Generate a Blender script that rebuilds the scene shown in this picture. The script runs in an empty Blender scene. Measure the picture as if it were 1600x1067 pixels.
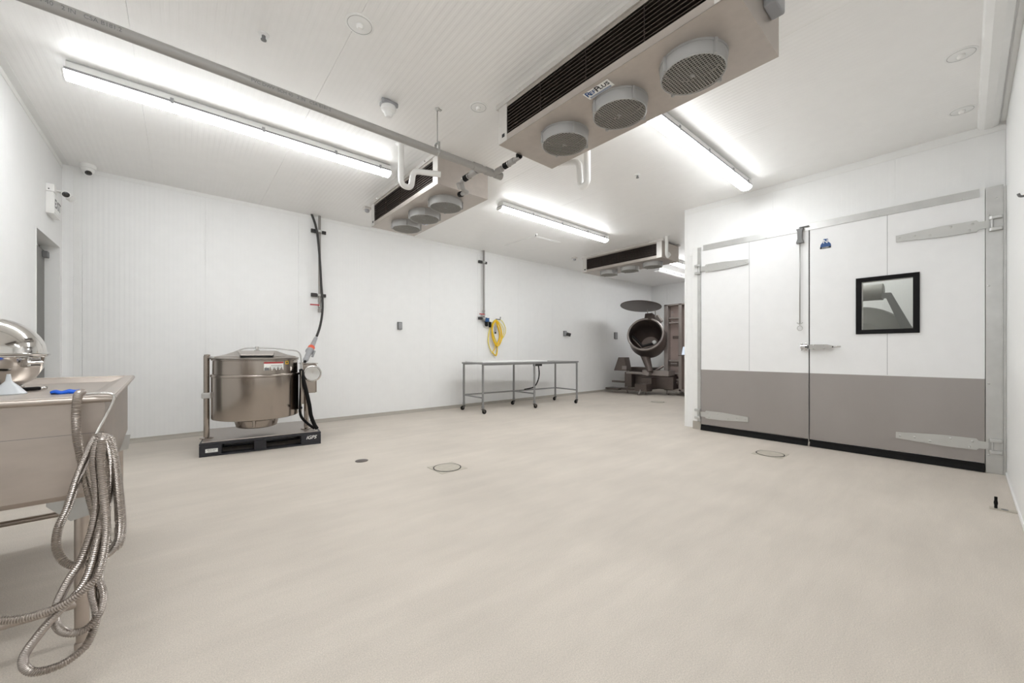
import bpy, bmesh, math, random
from mathutils import Vector, Matrix
random.seed(7)
PI = math.pi
C = bpy.context.scene.collection
SC = bpy.context.scene

# ------------------------------------------------------------------ camera, world, exposure
FPX, CAMH, YAW = 605.0, 1.15, math.radians(49.5)
cam = bpy.data.cameras.new('camera')
co = bpy.data.objects.new('camera', cam)
C.objects.link(co)
cam.sensor_width = 36.0
cam.lens = 36.0 * FPX / 1600.0
cam.shift_y = (550.0 - 533.5) / 1600.0
cam.clip_start = 0.02
co.location = (0, 0, CAMH)
co.rotation_euler = (PI / 2, 0, YAW - PI / 2)
SC.camera = co
SC.view_settings.view_transform = 'Standard'
SC.view_settings.look = 'None'
SC.view_settings.gamma = 1
SC.view_settings.use_curve_mapping = False
SC.view_settings.exposure = 1.2
w = bpy.data.worlds.new('world'); SC.world = w; w.use_nodes = True
w.node_tree.nodes['Background'].inputs[0].default_value = (0.9, 0.95, 1, 1)
w.node_tree.nodes['Background'].inputs[1].default_value = 0.3
LAMP = 17.0      # strength of the fluorescent lenses

XL, YB, YR, XP, XF, ZC = -1.06, 6.85, -0.25, 5.95, 12.0, 3.35
F2 = (math.cos(YAW), math.sin(YAW)); R2 = (math.sin(YAW), -math.cos(YAW))
def at(px, py, axis, val):
    "point of the photograph's ray on the plane x/y/z = val (world metres)"
    r = (px - 800) / FPX; u = (550.0 - py) / FPX
    d = (F2[0] + R2[0] * r, F2[1] + R2[1] * r, u)
    o = (0, 0, CAMH); k = (val - o[axis]) / d[axis]
    return Vector((o[0] + k * d[0], o[1] + k * d[1], o[2] + k * d[2]))

# ------------------------------------------------------------------ materials
def s2l(c):
    return tuple(((v / 255) / 12.92 if v / 255 <= .04045 else ((v / 255 + .055) / 1.055) ** 2.4) for v in c)
def mat(name, rgb, rough=.5, metal=0., noise=0., nscale=8., bump=0., bscale=60., stretch=None, ribs=None, emit=None, trans=0., spec=.5, coat=0., coords='Object'):
    m = bpy.data.materials.new(name); m.use_nodes = True
    N = m.node_tree.nodes; L = m.node_tree.links
    b = N['Principled BSDF']
    col = s2l(rgb) + (1,)
    b.inputs['Base Color'].default_value = col
    b.inputs['Roughness'].default_value = rough
    b.inputs['Metallic'].default_value = metal
    b.inputs['Specular IOR Level'].default_value = spec
    b.inputs['Coat Weight'].default_value = coat
    if trans: b.inputs['Transmission Weight'].default_value = trans
    if emit:
        b.inputs['Emission Color'].default_value = emit[0] + (1,)
        b.inputs['Emission Strength'].default_value = emit[1]
    tc = N.new('ShaderNodeTexCoord'); mp = N.new('ShaderNodeMapping')
    L.new(tc.outputs[coords], mp.inputs[0])
    if stretch: mp.inputs['Scale'].default_value = stretch
    nz = N.new('ShaderNodeTexNoise'); nz.inputs['Scale'].default_value = nscale; nz.inputs['Detail'].default_value = 5
    L.new(mp.outputs[0], nz.inputs[0])
    if noise:
        r = N.new('ShaderNodeMapRange')
        r.inputs[1].default_value = .3; r.inputs[2].default_value = .7
        r.inputs[3].default_value = 1 - noise; r.inputs[4].default_value = 1 + noise
        L.new(nz.outputs['Fac'], r.inputs[0])
        mx = N.new('ShaderNodeVectorMath'); mx.operation = 'SCALE'
        mx.inputs[0].default_value = col[:3]
        L.new(r.outputs[0], mx.inputs['Scale']); L.new(mx.outputs[0], b.inputs['Base Color'])
        if metal > .5:
            r2 = N.new('ShaderNodeMapRange')
            r2.inputs[3].default_value = rough * .8; r2.inputs[4].default_value = min(1, rough * 1.25)
            L.new(nz.outputs['Fac'], r2.inputs[0]); L.new(r2.outputs[0], b.inputs['Roughness'])
    hgt = None
    if bump:
        n2 = N.new('ShaderNodeTexNoise'); n2.inputs['Scale'].default_value = bscale; n2.inputs['Detail'].default_value = 3
        L.new(mp.outputs[0], n2.inputs[0])
        bp = N.new('ShaderNodeBump'); bp.inputs['Strength'].default_value = bump; bp.inputs['Distance'].default_value = .004
        L.new(n2.outputs['Fac'], bp.inputs['Height']); L.new(bp.outputs[0], b.inputs['Normal'])
        hgt = bp
    if ribs:      # (axis index, pitch m, distance m): the shallow rolled ribs of insulated panels
        ax, pitch, dist = ribs
        g = N.new('ShaderNodeTexCoord'); sp = N.new('ShaderNodeSeparateXYZ')
        L.new(g.outputs['Object'], sp.inputs[0])
        a = N.new('ShaderNodeMath'); a.operation = 'MULTIPLY'; a.inputs[1].default_value = 1 / pitch
        L.new(sp.outputs[ax], a.inputs[0])
        p = N.new('ShaderNodeMath'); p.operation = 'PINGPONG'; p.inputs[1].default_value = .5
        L.new(a.outputs[0], p.inputs[0])
        mr = N.new('ShaderNodeMapRange'); mr.interpolation_type = 'SMOOTHSTEP'
        mr.inputs[1].default_value = .17; mr.inputs[2].default_value = .33
        L.new(p.outputs[0], mr.inputs[0])
        bp = N.new('ShaderNodeBump'); bp.inputs['Strength'].default_value = 1; bp.inputs['Distance'].default_value = dist
        L.new(mr.outputs[0], bp.inputs['Height'])
        if hgt: L.new(hgt.outputs[0], bp.inputs['Normal'])
        L.new(bp.outputs[0], b.inputs['Normal'])
    return m

M = {}
M['wall_x'] = mat('white_panel_ribs_along_x', (242, 242, 241), .42, ribs=(0, .046, .0006), noise=.01)
M['wall_y'] = mat('white_panel_ribs_along_y', (242, 242, 241), .42, ribs=(1, .046, .0006), noise=.01)
M['ceil'] = mat('white_ceiling_panel', (246, 245, 243), .38, ribs=(0, .046, .0006), noise=.01)
M['white'] = mat('white_painted_metal', (240, 240, 238), .4, noise=.015)
M['door'] = mat('white_door_skin', (240, 240, 240), .38, noise=.012)
M['core'] = mat('wall_core', (225, 225, 223), .8)
M['floor'] = mat('epoxy_floor', (205, 196, 185), .5, noise=.055, nscale=1.3, bump=.35, bscale=420, spec=.4)
def floor_detail(m):
    N = m.node_tree.nodes; L = m.node_tree.links; b = N['Principled BSDF']
    tc = N.new('ShaderNodeTexCoord')
    n = N.new('ShaderNodeTexNoise'); n.inputs['Scale'].default_value = 210; n.inputs['Detail'].default_value = 2
    L.new(tc.outputs['Object'], n.inputs[0])
    r = N.new('ShaderNodeMapRange'); r.inputs[1].default_value = .3; r.inputs[2].default_value = .7; r.inputs[3].default_value = .86; r.inputs[4].default_value = 1.12
    L.new(n.outputs['Fac'], r.inputs[0])
    mp = N.new('ShaderNodeMapping'); mp.inputs['Scale'].default_value = (.8, 4, 1); mp.inputs['Rotation'].default_value = (0, 0, .7)
    L.new(tc.outputs['Object'], mp.inputs[0])
    n3 = N.new('ShaderNodeTexNoise'); n3.inputs['Scale'].default_value = 1.6; n3.inputs['Detail'].default_value = 7; n3.inputs['Roughness'].default_value = .65
    L.new(mp.outputs[0], n3.inputs[0])
    r3 = N.new('ShaderNodeMapRange'); r3.inputs[1].default_value = .35; r3.inputs[2].default_value = .68; r3.inputs[3].default_value = .955; r3.inputs[4].default_value = 1.05
    L.new(n3.outputs['Fac'], r3.inputs[0])
    mu = N.new('ShaderNodeMath'); mu.operation = 'MULTIPLY'
    L.new(r.outputs[0], mu.inputs[0]); L.new(r3.outputs[0], mu.inputs[1])
    old = b.inputs['Base Color'].links[0].from_socket
    v = N.new('ShaderNodeVectorMath'); v.operation = 'SCALE'
    L.new(old, v.inputs[0]); L.new(mu.outputs[0], v.inputs['Scale']); L.new(v.outputs[0], b.inputs['Base Color'])
floor_detail(M['floor'])
M['cove'] = mat('epoxy_cove', (172, 166, 156), .5, noise=.03)
M['steel'] = mat('brushed_stainless', (178, 170, 164), .3, 1, noise=.06, nscale=30, stretch=(1, 1, 14))
M['steel_h'] = mat('stainless_horizontal_grain', (176, 168, 162), .3, 1, noise=.05, nscale=30, stretch=(1, 1, 30), bump=.02)
M['kettle'] = mat('kettle_stainless', (168, 159, 151), .2, 1, noise=.03, nscale=4, stretch=(1.5, 1.5, .08), bump=.5, bscale=2.6)
M['sink'] = mat('worn_stainless', (186, 176, 168), .36, 1, noise=.09, nscale=5, stretch=(1, 1, 3), bump=.03, bscale=30)
M['polished'] = mat('polished_stainless', (215, 212, 208), .1, 1, noise=.02, nscale=6, bump=.12, bscale=7)
M['dull'] = mat('dull_door_steel', (165, 160, 157), .5, .75, noise=.04, nscale=3, stretch=(1, 1, .5))
M['galv'] = mat('galvanised_steel', (196, 196, 194), .38, .75, noise=.06, nscale=9)
M['hinge'] = mat('satin_hinge_steel', (196, 196, 193), .42, .55, noise=.03)
M['chrome'] = mat('chrome', (205, 203, 200), .15, 1, noise=.02)
M['alu'] = mat('stucco_aluminium', (188, 180, 173), .42, .65, noise=.05, nscale=14, bump=.05, bscale=120)
M['alu_lt'] = mat('bright_aluminium', (220, 217, 213), .4, .6, noise=.03, nscale=12)
M['rod'] = mat('zinc_rod', (170, 168, 165), .4, .8)
M['pipe'] = mat('grey_steel_pipe', (150, 146, 142), .4, .5, noise=.05, nscale=10)
M['pvc'] = mat('pale_grey_pvc', (160, 157, 153), .4, noise=.03, nscale=5)
M['pvc_white'] = mat('white_pvc', (240, 239, 236), .35, noise=.01)
M['rubber'] = mat('black_rubber', (18, 17, 17), .7, spec=.2, noise=.1, bump=.05)
M['cable'] = mat('dark_cable', (52, 50, 49), .5, noise=.06)
M['blackframe'] = mat('black_window_gasket', (10, 9, 11), .5, spec=.2, noise=.05)
M['coil'] = mat('dark_coil_fins', (44, 38, 36), .6, .3, noise=.25, nscale=90, stretch=(1, 4, .3))
M['slat'] = mat('coil_tube_edge', (78, 68, 63), .5, .6, noise=.1)
M['fan'] = mat('grey_fan_plastic', (168, 167, 165), .5, noise=.03)
M['fandark'] = mat('dark_blade_and_shade_liner', (62, 59, 56), .6, noise=.1)
M['guard'] = mat('fan_guard_wire', (176, 173, 166), .4, .5)
M['pallet'] = mat('black_pallet_plastic', (40, 40, 46), .45, noise=.12, nscale=6, bump=.1)
M['dark'] = mat('dark_recess', (20, 19, 19), .8)
M['orange'] = mat('orange_plastic', (214, 84, 52), .4)
M['greyplastic'] = mat('grey_plastic', (158, 158, 160), .45, noise=.02)
M['midgrey'] = mat('mid_grey_plastic', (118, 118, 118), .5, noise=.04)
M['red'] = mat('red_plastic', (176, 40, 50), .4)
M['blue'] = mat('blue_cloth', (22, 96, 214), .8, noise=.08, nscale=30, bump=.4, bscale=150)
M['bluep'] = mat('blue_plastic', (38, 86, 140), .4)
M['logo'] = mat('logo_blue', (28, 74, 132), .4)
M['ink'] = mat('black_ink', (22, 22, 26), .5)
M['label'] = mat('white_label', (236, 236, 232), .5, noise=.01)
M['yellow'] = mat('yellow_hose', (240, 196, 20), .45, noise=.05)
M['yellow_lt'] = mat('pale_yellow_hose', (232, 214, 96), .45, noise=.05)
M['white_board'] = mat('white_cutting_board', (240, 240, 238), .5)
M['funnel'] = mat('milky_plastic', (226, 230, 234), .35, trans=.15)
M['mach'] = mat('dark_machine_steel', (112, 103, 99), .34, .85, noise=.08, nscale=6)
M['mach_lt'] = mat('mid_machine_steel', (160, 152, 148), .38, .6, noise=.07, nscale=5)
M['mach_pink'] = mat('brownish_machine_panel', (172, 156, 150), .45, .3, noise=.07, nscale=4)
M['drum_in'] = mat('drum_interior', (128, 119, 115), .32, .9, noise=.08, nscale=4)
M['grey_leaf'] = mat('grey_door_leaf', (128, 127, 124), .6, noise=.02)
M['drain'] = mat('drain_steel', (190, 183, 170), .5, .3, noise=.08, nscale=20)
M['lens'] = mat('lit_lens', (255, 255, 255), .4, emit=((.96, .985, 1.0), LAMP))
M['lens_dim'] = mat('lit_lens_dimmer_tubes', (255, 255, 255), .4, emit=((.96, .985, 1.0), 13.0))
M['lens_in'] = mat('lit_lens_inner_room', (255, 255, 255), .4, emit=((1.0, .985, .96), 13.0))
M['table'] = mat('grey_table_steel', (148, 148, 148), .4, .6, noise=.04)
M['castor'] = mat('dark_castor_steel', (96, 93, 90), .4, .7, noise=.05)
M['screen'] = mat('pale_screen', (190, 200, 212), .3, emit=((.7, .78, .9), .25))
M['darkglass'] = mat('camera_lens_glass', (12, 12, 14), .08, coat=1)
def glass_mat():
    m = bpy.data.materials.new('window_glass'); m.use_nodes = True
    N = m.node_tree.nodes; L = m.node_tree.links; N.remove(N['Principled BSDF'])
    t = N.new('ShaderNodeBsdfTransparent'); t.inputs[0].default_value = (.9, .92, .91, 1)
    g = N.new('ShaderNodeBsdfGlossy'); g.inputs['Roughness'].default_value = .01
    f = N.new('ShaderNodeFresnel'); f.inputs[0].default_value = 1.45
    x = N.new('ShaderNodeMixShader')
    L.new(f.outputs[0], x.inputs[0]); L.new(t.outputs[0], x.inputs[1]); L.new(g.outputs[0], x.inputs[2])
    L.new(x.outputs[0], N['Material Output'].inputs[0])
    return m
M['glass'] = glass_mat()
M['cr1'] = mat('grey_tumbler_steel', (150, 148, 143), .5, .3, noise=.03)
M['cr2'] = mat('dark_grey_tumbler_frame', (118, 116, 113), .5, .3, noise=.03)

# ------------------------------------------------------------------ object helpers
def tag(o, label=None, cat=None, group=None, kind=None):
    if label: o['label'] = label
    if cat: o['category'] = cat
    if group: o['group'] = group
    if kind: o['kind'] = kind
    return o
def empty(name, loc=(0, 0, 0), rz=0., label=None, cat=None, group=None, kind=None):
    o = bpy.data.objects.new(name, None); C.objects.link(o)
    o.location = loc; o.rotation_euler = (0, 0, rz); o.empty_display_size = .05
    return tag(o, label, cat, group, kind)
def copy_tree(o, parent=None):
    c = o.copy(); C.objects.link(c)
    if parent: c.parent = parent
    for ch in list(o.children): copy_tree(ch, c)
    return c
def smooth_path(pts, n=8, closed=False):
    P = [Vector(p) for p in pts]; out = []
    N_ = len(P)
    rng = range(N_) if closed else range(N_ - 1)
    for i in rng:
        if closed: a, b, c, d = P[(i - 1) % N_], P[i], P[(i + 1) % N_], P[(i + 2) % N_]
        else: a, b, c, d = P[max(i - 1, 0)], P[i], P[i + 1], P[min(i + 2, N_ - 1)]
        for k in range(n):
            t = k / n
            out.append(.5 * ((2 * b) + (-a + c) * t + (2 * a - 5 * b + 4 * c - d) * t * t + (-a + 3 * b - 3 * c + d) * t ** 3))
    if not closed: out.append(P[-1])
    return out
def fillet(pts, r, n=5):
    P = [Vector(p) for p in pts]; out = [P[0]]
    for i in range(1, len(P) - 1):
        a = (P[i - 1] - P[i]); b = (P[i + 1] - P[i])
        k = min(r, a.length * .49, b.length * .49)
        p0 = P[i] + a.normalized() * k; p1 = P[i] + b.normalized() * k
        for j in range(n + 1):
            t = j / n
            out.append((1 - t) ** 2 * p0 + 2 * t * (1 - t) * P[i] + t * t * p1)
    out.append(P[-1]); return out
class MB:
    def __init__(s): s.bm = bmesh.new(); s.mats = []; s.cur = 0
    def use(s, m):
        m = M[m] if isinstance(m, str) else m
        if m not in s.mats: s.mats.append(m)
        s.cur = s.mats.index(m); return s
    def _f(s, vs, sm=False):
        try:
            f = s.bm.faces.new(vs); f.material_index = s.cur; f.smooth = sm; return f
        except ValueError: return None
    def box(s, a, b, bev=0., T=None):
        a = Vector(a); b = Vector(b)
        lo = Vector(map(min, a, b)); hi = Vector(map(max, a, b))
        vs = [s.bm.verts.new((x, y, z)) for x in (lo.x, hi.x) for y in (lo.y, hi.y) for z in (lo.z, hi.z)]
        fs = [s._f([vs[i] for i in q]) for q in ((0, 1, 3, 2), (4, 6, 7, 5), (0, 4, 5, 1), (2, 3, 7, 6), (0, 2, 6, 4), (1, 5, 7, 3))]
        nv = vs
        if bev:
            es = list({e for f in fs for e in f.edges})
            r = bmesh.ops.bevel(s.bm, geom=es, offset=bev, segments=2, affect='EDGES', profile=.5)
            nv = list({v for f in r['faces'] for v in f.verts} | {v for v in vs if v.is_valid})
            for f in r['faces']: f.material_index = s.cur
        if T is not None:
            bmesh.ops.transform(s.bm, matrix=T, verts=nv)
        return s
    def prism(s, poly, a, b, axis, T=None):
        "poly: 2-D outline; extruded from a to b along axis (0,1,2)"
        def mk(u, v, k):
            return {0: (k, u, v), 1: (u, k, v), 2: (u, v, k)}[axis]
        A = [s.bm.verts.new(mk(u, v, a)) for u, v in poly]; B = [s.bm.verts.new(mk(u, v, b)) for u, v in poly]
        s._f(A); s._f(B)
        n = len(poly)
        for i in range(n): s._f([A[i], A[(i + 1) % n], B[(i + 1) % n], B[i]])
        if T is not None: bmesh.ops.transform(s.bm, matrix=T, verts=A + B)
        return s
    def tube(s, pts, r, n=10, closed=False, caps=True, up=None):
        P = [Vector(p) for p in pts]; m = len(P)
        rr = r if callable(r) else (lambda i: r)
        t0 = (P[1] - P[0]).normalized()
        a = Vector((0, 0, 1)) if abs(t0.z) < .9 else Vector((1, 0, 0))
        nrm = (a - a.dot(t0) * t0).normalized(); rings = []
        for i in range(m):
            if closed: t = (P[(i + 1) % m] - P[(i - 1) % m])
            else: t = P[min(i + 1, m - 1)] - P[max(i - 1, 0)]
            t = t.normalized() if t.length > 1e-9 else t0
            nrm = (nrm - nrm.dot(t) * t)
            nrm = nrm.normalized() if nrm.length > 1e-6 else t.orthogonal().normalized()
            bn = t.cross(nrm); R_ = rr(i)
            rings.append([s.bm.verts.new(P[i] + R_ * (math.cos(2 * PI * k / n) * nrm + math.sin(2 * PI * k / n) * bn)) for k in range(n)])
        for i in range(m if closed else m - 1):
            A, B = rings[i], rings[(i + 1) % m]
            for k in range(n): s._f([A[k], A[(k + 1) % n], B[(k + 1) % n], B[k]], True)
        if caps and not closed: s._f(rings[0][::-1]); s._f(rings[-1])
        return s
    def cyl(s, a, b, r, n=24, r2=None):
        r2 = r if r2 is None else r2
        return s.tube([a, b], lambda i: r if i == 0 else r2, n)
    def lathe(s, prof, c=(0, 0, 0), axis=(0, 0, 1), n=32, caps=True, smooth=True):
        ax = Vector(axis).normalized(); u = ax.orthogonal().normalized(); v = ax.cross(u); c = Vector(c)
        rings = []
        for r, h in prof:
            rings.append([s.bm.verts.new(c + ax * h + max(r, 1e-4) * (math.cos(2 * PI * k / n) * u + math.sin(2 * PI * k / n) * v)) for k in range(n)])
        for A, B in zip(rings, rings[1:]):
            for k in range(n): s._f([A[k], A[(k + 1) % n], B[(k + 1) % n], B[k]], smooth)
        if caps: s._f(rings[0][::-1]); s._f(rings[-1])
        return s
    def build(s, name, m=None, parent=None, T=None, label=None, flat=True):
        if m is not None and not s.mats: s.use(m)
        if T is not None: s.bm.transform(T)
        bmesh.ops.recalc_face_normals(s.bm, faces=s.bm.faces[:])
        for e in s.bm.edges:
            if len(e.link_faces) == 2 and e.calc_face_angle(0) > .6: e.smooth = False
        me = bpy.data.meshes.new(name); s.bm.to_mesh(me); s.bm.free()
        for mm in s.mats: me.materials.append(mm)
        o = bpy.data.objects.new(name, me); C.objects.link(o)
        if parent: o.parent = parent
        if label: o['label'] = label
        return o
def TR(loc=(0, 0, 0), rx=0, ry=0, rz=0):
    return Matrix.Translation(loc) @ Matrix.Rotation(rz, 4, 'Z') @ Matrix.Rotation(ry, 4, 'Y') @ Matrix.Rotation(rx, 4, 'X')
def frame(o, x, n):
    "matrix with reading direction x and facing normal n"
    x = Vector(x).normalized(); n = Vector(n).normalized(); y = n.cross(x).normalized()
    return Matrix.Translation(o) @ Matrix((x, y, n)).transposed().to_4x4()
def text(s, size, m, Mx, parent, name='lettering', bold=0., shear=0., align='CENTER'):
    cu = bpy.data.curves.new(name, 'FONT'); cu.body = s; cu.size = size; cu.extrude = .0004
    cu.align_x = align; cu.align_y = 'CENTER'; cu.offset = bold; cu.shear = shear; cu.resolution_u = 3
    tmp = bpy.data.objects.new('tmp_text', cu); C.objects.link(tmp)
    bpy.context.view_layer.update()
    me = bpy.data.meshes.new_from_object(tmp.evaluated_get(bpy.context.evaluated_depsgraph_get()))
    bpy.data.objects.remove(tmp); bpy.data.curves.remove(cu)
    me.materials.clear(); me.materials.append(M[m])
    o = bpy.data.objects.new(name, me); C.objects.link(o); o.parent = parent
    o.matrix_basis = Mx
    return o

# ------------------------------------------------------------------ the room shell
def structure(name, label, kindname):
    return empty(name, (0, 0, 0), 0, label, kindname, None, 'structure')
def slab(name, a, b, m, label, cat):
    o = MB().use(m).box(a, b).build(name); return tag(o, label, cat, None, 'structure')
slab('floor', (-1.5, -.5, -.2), (12.2, 7.05, 0), 'floor', 'beige speckled seamless epoxy floor of the whole room', 'floor')
ceil = slab('ceiling', (-1.5, -.5, ZC + .012), (12.2, 7.05, ZC + .2), 'core', 'white ribbed insulated panel ceiling', 'ceiling')
GAP = .0007
def panel(parent, a, b, m, bev=.0009):
    a = Vector(a); b = Vector(b)
    return MB().use(m).box(a, b, bev).build('panel', parent=parent)
js = [-1.42 + 1.155 * k for k in range(0, 13)]
for x0, x1 in zip(js, js[1:]):
    panel(ceil, (max(x0, -1.3) + GAP, -.45, ZC), (min(x1, 12.1) - GAP, 7.0, ZC + .03), 'ceil')
# back wall
wb = slab('wall_back', (-1.3, YB + .012, 0), (12.2, YB + .15, ZC + .1), 'core', 'long white ribbed panel wall facing the camera', 'wall')
js = [-2.055 + 1.155 * k for k in range(0, 14)]
for x0, x1 in zip(js, js[1:]):
    if x1 < -1.1: continue
    panel(wb, (max(x0, -1.2) + GAP, YB, 0), (min(x1, 12.1) - GAP, YB + .04, ZC), 'wall_x')
# left wall with a doorway near the far corner
DY0, DY1, DZ = 5.785, 6.734, 2.355
wl = MB().use('core')
for a, b in (((XL - .15, -.5, 0), (XL - .012, DY0, ZC + .1)), ((XL - .15, DY1, 0), (XL - .012, YB + .1, ZC + .1)), ((XL - .15, DY0, DZ), (XL - .012, DY1, ZC + .1))):
    wl.box(a, b)
wl = tag(wl.build('wall_left'), 'white panel wall on the left behind the steel sink', 'wall', None, 'structure')
js = [6.08 - 1.155 * k for k in range(0, 7)][::-1]
for y0, y1 in zip(js, js[1:]):
    if y1 < 6.0: panel(wl, (XL - .04, max(y0, -.4) + GAP, 0), (XL, y1 - GAP, ZC), 'wall_y')
panel(wl, (XL - .04, 4.925 + GAP, 0), (XL, DY0, ZC), 'wall_y')
panel(wl, (XL - .04, DY0 + .0002, DZ), (XL, 6.08 - GAP, ZC), 'wall_y')
panel(wl, (XL - .04, 6.08 + GAP, DZ), (XL, DY1, ZC), 'wall_y')
panel(wl, (XL - .04, DY1 + .0002, 0), (XL, YB, ZC), 'wall_y')
d2 = structure('door_2', 'grey door leaf recessed in a white frame in the left wall', 'door')
k = MB().use('white')
k.box((XL - .17, DY1 - .008, 0), (XL + .004, DY1 + .002, DZ)); k.box((XL - .17, DY0 - .002, 0), (XL + .004, DY0 + .008, DZ)); k.box((XL - .17, DY0, DZ - .008), (XL + .004, DY1, DZ + .002))
k.box((XL - .17, DY1 - .05, 0), (XL - .145, DY1 - .008, DZ)); k.box((XL - .17, DY0, DZ - .06), (XL - .145, DY1, DZ - .008))
k.build('door_frame', parent=d2)
lf = MB().use('grey_leaf').box((XL - .15, DY0 + .01, .01), (XL - .102, DY1 - .055, DZ - .07), .003)
lf = lf.build('door_leaf', parent=d2)
MB().use('midgrey').box((XL - .102, DY1 - .16, DZ - .16), (XL - .06, DY1 - .08, DZ - .09), .006).build('door_closer', parent=lf)
# unseen slab added behind the doorway so no daylight leaks in
slab('light_block_behind_door', (XL - .4, DY0 - .2, 0), (XL - .3, DY1 + .2, ZC), 'core', 'unseen pale slab added behind the recessed left door to block light', 'wall')
# right wall, near wall
wr = slab('wall_right', (-1.3, YR - .15, 0), (12.2, YR - .012, ZC + .1), 'core', 'white panel wall at the right edge beside the big door', 'wall')
js = [XP - 1.155 * k for k in range(0, 8)][::-1]
for x0, x1 in zip(js, js[1:]):
    panel(wr, (x0 + GAP, YR - .04, 0), (x1 - GAP, YR, ZC), 'wall_x')
# partition with the cooler door
PY0, PY1, PZ = -.03, 2.42, 2.62     # clear opening behind the door leaves
wp = MB().use('core')
wp.box((XP + .012, PY1, 0), (XP + .1, 2.80, ZC + .05)); wp.box((XP + .012, YR - .05, 0), (XP + .1, PY0, ZC + .05)); wp.box((XP + .012, PY0, PZ), (XP + .1, PY1, ZC + .05))
wp.box((XP + .1, 2.72, 0), (XF, 2.80, ZC + .05))
wp = tag(wp.build('wall_partition'), 'white ribbed panel wall that carries the big double door', 'wall', None, 'structure')
for y0, y1 in ((-.25, .498), (.498, 1.653), (1.653, 2.83)):
    panel(wp, (XP, y0 + GAP, PZ), (XP + .03, y1 - (GAP if y1 < 2.8 else 0), ZC), 'wall_y')
panel(wp, (XP, PY1, 0), (XP + .03, 2.83, PZ - .001), 'wall_y')
panel(wp, (XP, YR, 0), (XP + .03, PY0, PZ - .001), 'wall_y')
js = [XP + .03 + 1.155 * k for k in range(0, 6)] + [XF]
for x0, x1 in zip(js, js[1:]):
    panel(wp, (x0 + GAP, 2.80, 0), (x1 - GAP, 2.83, ZC), 'wall_x')
    panel(wp, (x0 + .08, 2.69, 0), (x1 - GAP, 2.72, ZC), 'wall_x')
wf = slab('wall_far', (XF + .012, -.4, 0), (XF + .15, 7.0, ZC + .1), 'core', 'far white panel wall behind the tilting drum machine', 'wall')
for y0, y1 in ((2.83, 3.985), (3.985, 5.14), (5.14, 6.295), (6.295, 6.85)):
    panel(wf, (XF, y0 + GAP, 0), (XF + .03, y1 - GAP, ZC), 'wall_y')
for y0, y1 in ((-.25, .9), (.9, 2.05), (2.05, 2.7)):
    panel(wf, (9.0, y0 + GAP, 0), (9.03, y1 - GAP, ZC), 'wall_y')
# cove strips at the wall foot and angle trims at the ceiling
def cove(name, a, b, n, label):
    "quarter-round floor cove from a to b, wall normal n (pointing into the room)"
    a = Vector(a); b = Vector(b); n = Vector(n); R_ = .035
    prof = [(0, 0), (R_ * 1.3, 0)] + [(R_ * 1.3 - R_ * 1.3 * math.sin(t) * 1.0, R_ * 1.6 * (1 - math.cos(t))) for t in [PI / 2 * q / 5 for q in range(1, 6)]] 
    m = MB().use('cove')
    A = [m.bm.verts.new(a + n * (p + .001) + Vector((0, 0, h + .0005))) for p, h in prof]; B = [m.bm.verts.new(b + n * (p + .001) + Vector((0, 0, h + .0005))) for p, h in prof]
    for i in range(len(prof)): m._f([A[i], A[(i + 1) % len(prof)], B[(i + 1) % len(prof)], B[i]])
    m._f(A); m._f(B)
    return tag(m.build(name), label, 'baseboard', None, 'structure')
cove('baseboard_back', (XL, YB, 0), (XF, YB, 0), (0, -1, 0), 'grey beige floor cove along the foot of the long back wall')
cove('baseboard_left', (XL, -.2, 0), (XL, DY0, 0), (1, 0, 0), 'grey beige floor cove along the foot of the left wall')
tag(MB().use('white').box((-1, YR, .0005), (5.83, YR + .008, .03), .002).build('baseboard_right'), 'thin white strip along the foot of the right wall', 'baseboard', None, 'structure')
cove('baseboard_far', (XF, 2.83, 0), (XF, YB, 0), (-1, 0, 0), 'grey beige floor cove at the far wall')
def trim(name, a, b, label, m='white', bev=.002):
    return tag(MB().use(m).box(a, b, bev).build(name), label, 'trim', None, 'structure')
trim('trim_1', (XL, YB - .006, ZC - .055), (XF, YB, ZC), 'white angle trim along the top of the back wall')
trim('trim_2', (XL, 0, ZC - .055), (XL + .006, YB, ZC), 'white angle trim along the top of the left wall')
trim('trim_3', (XL, -.2, ZC - .006), (XL + .06, YB, ZC), 'white angle trim on the ceiling edge above the left wall')
trim('trim_4', (XP - .006, YR, ZC - .085), (XP, 2.83, ZC), 'white angle trim above the big double door')
t5 = MB().use('white')
t5.prism([(-.215, ZC), (-.205, ZC - .025), (-.17, ZC - .04), (-.12, ZC - .04), (-.085, ZC - .022), (-.075, ZC)], -.9, XP - .007, 0)
tag(t5.build('trim_5'), 'raised rounded white channel on the ceiling along the right wall', 'trim', None, 'structure')
t6 = MB().use('white').box((-.9, -.25, ZC - .006), (XP, -.22, ZC), .001)
tag(t6.build('trim_6'), 'flat white angle trim between ceiling and right wall', 'trim', None, 'structure')
trim('trim_7', (XP - .004, 2.80, 0), (XP + .03, 2.834, ZC - .001), 'white corner trim on the free end of the partition wall')
trim('trim_8', (XL + .09, YB - .004, 0), (XL + .14, YB, ZC - .06), 'white vertical corner strip where back and left walls meet')

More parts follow.
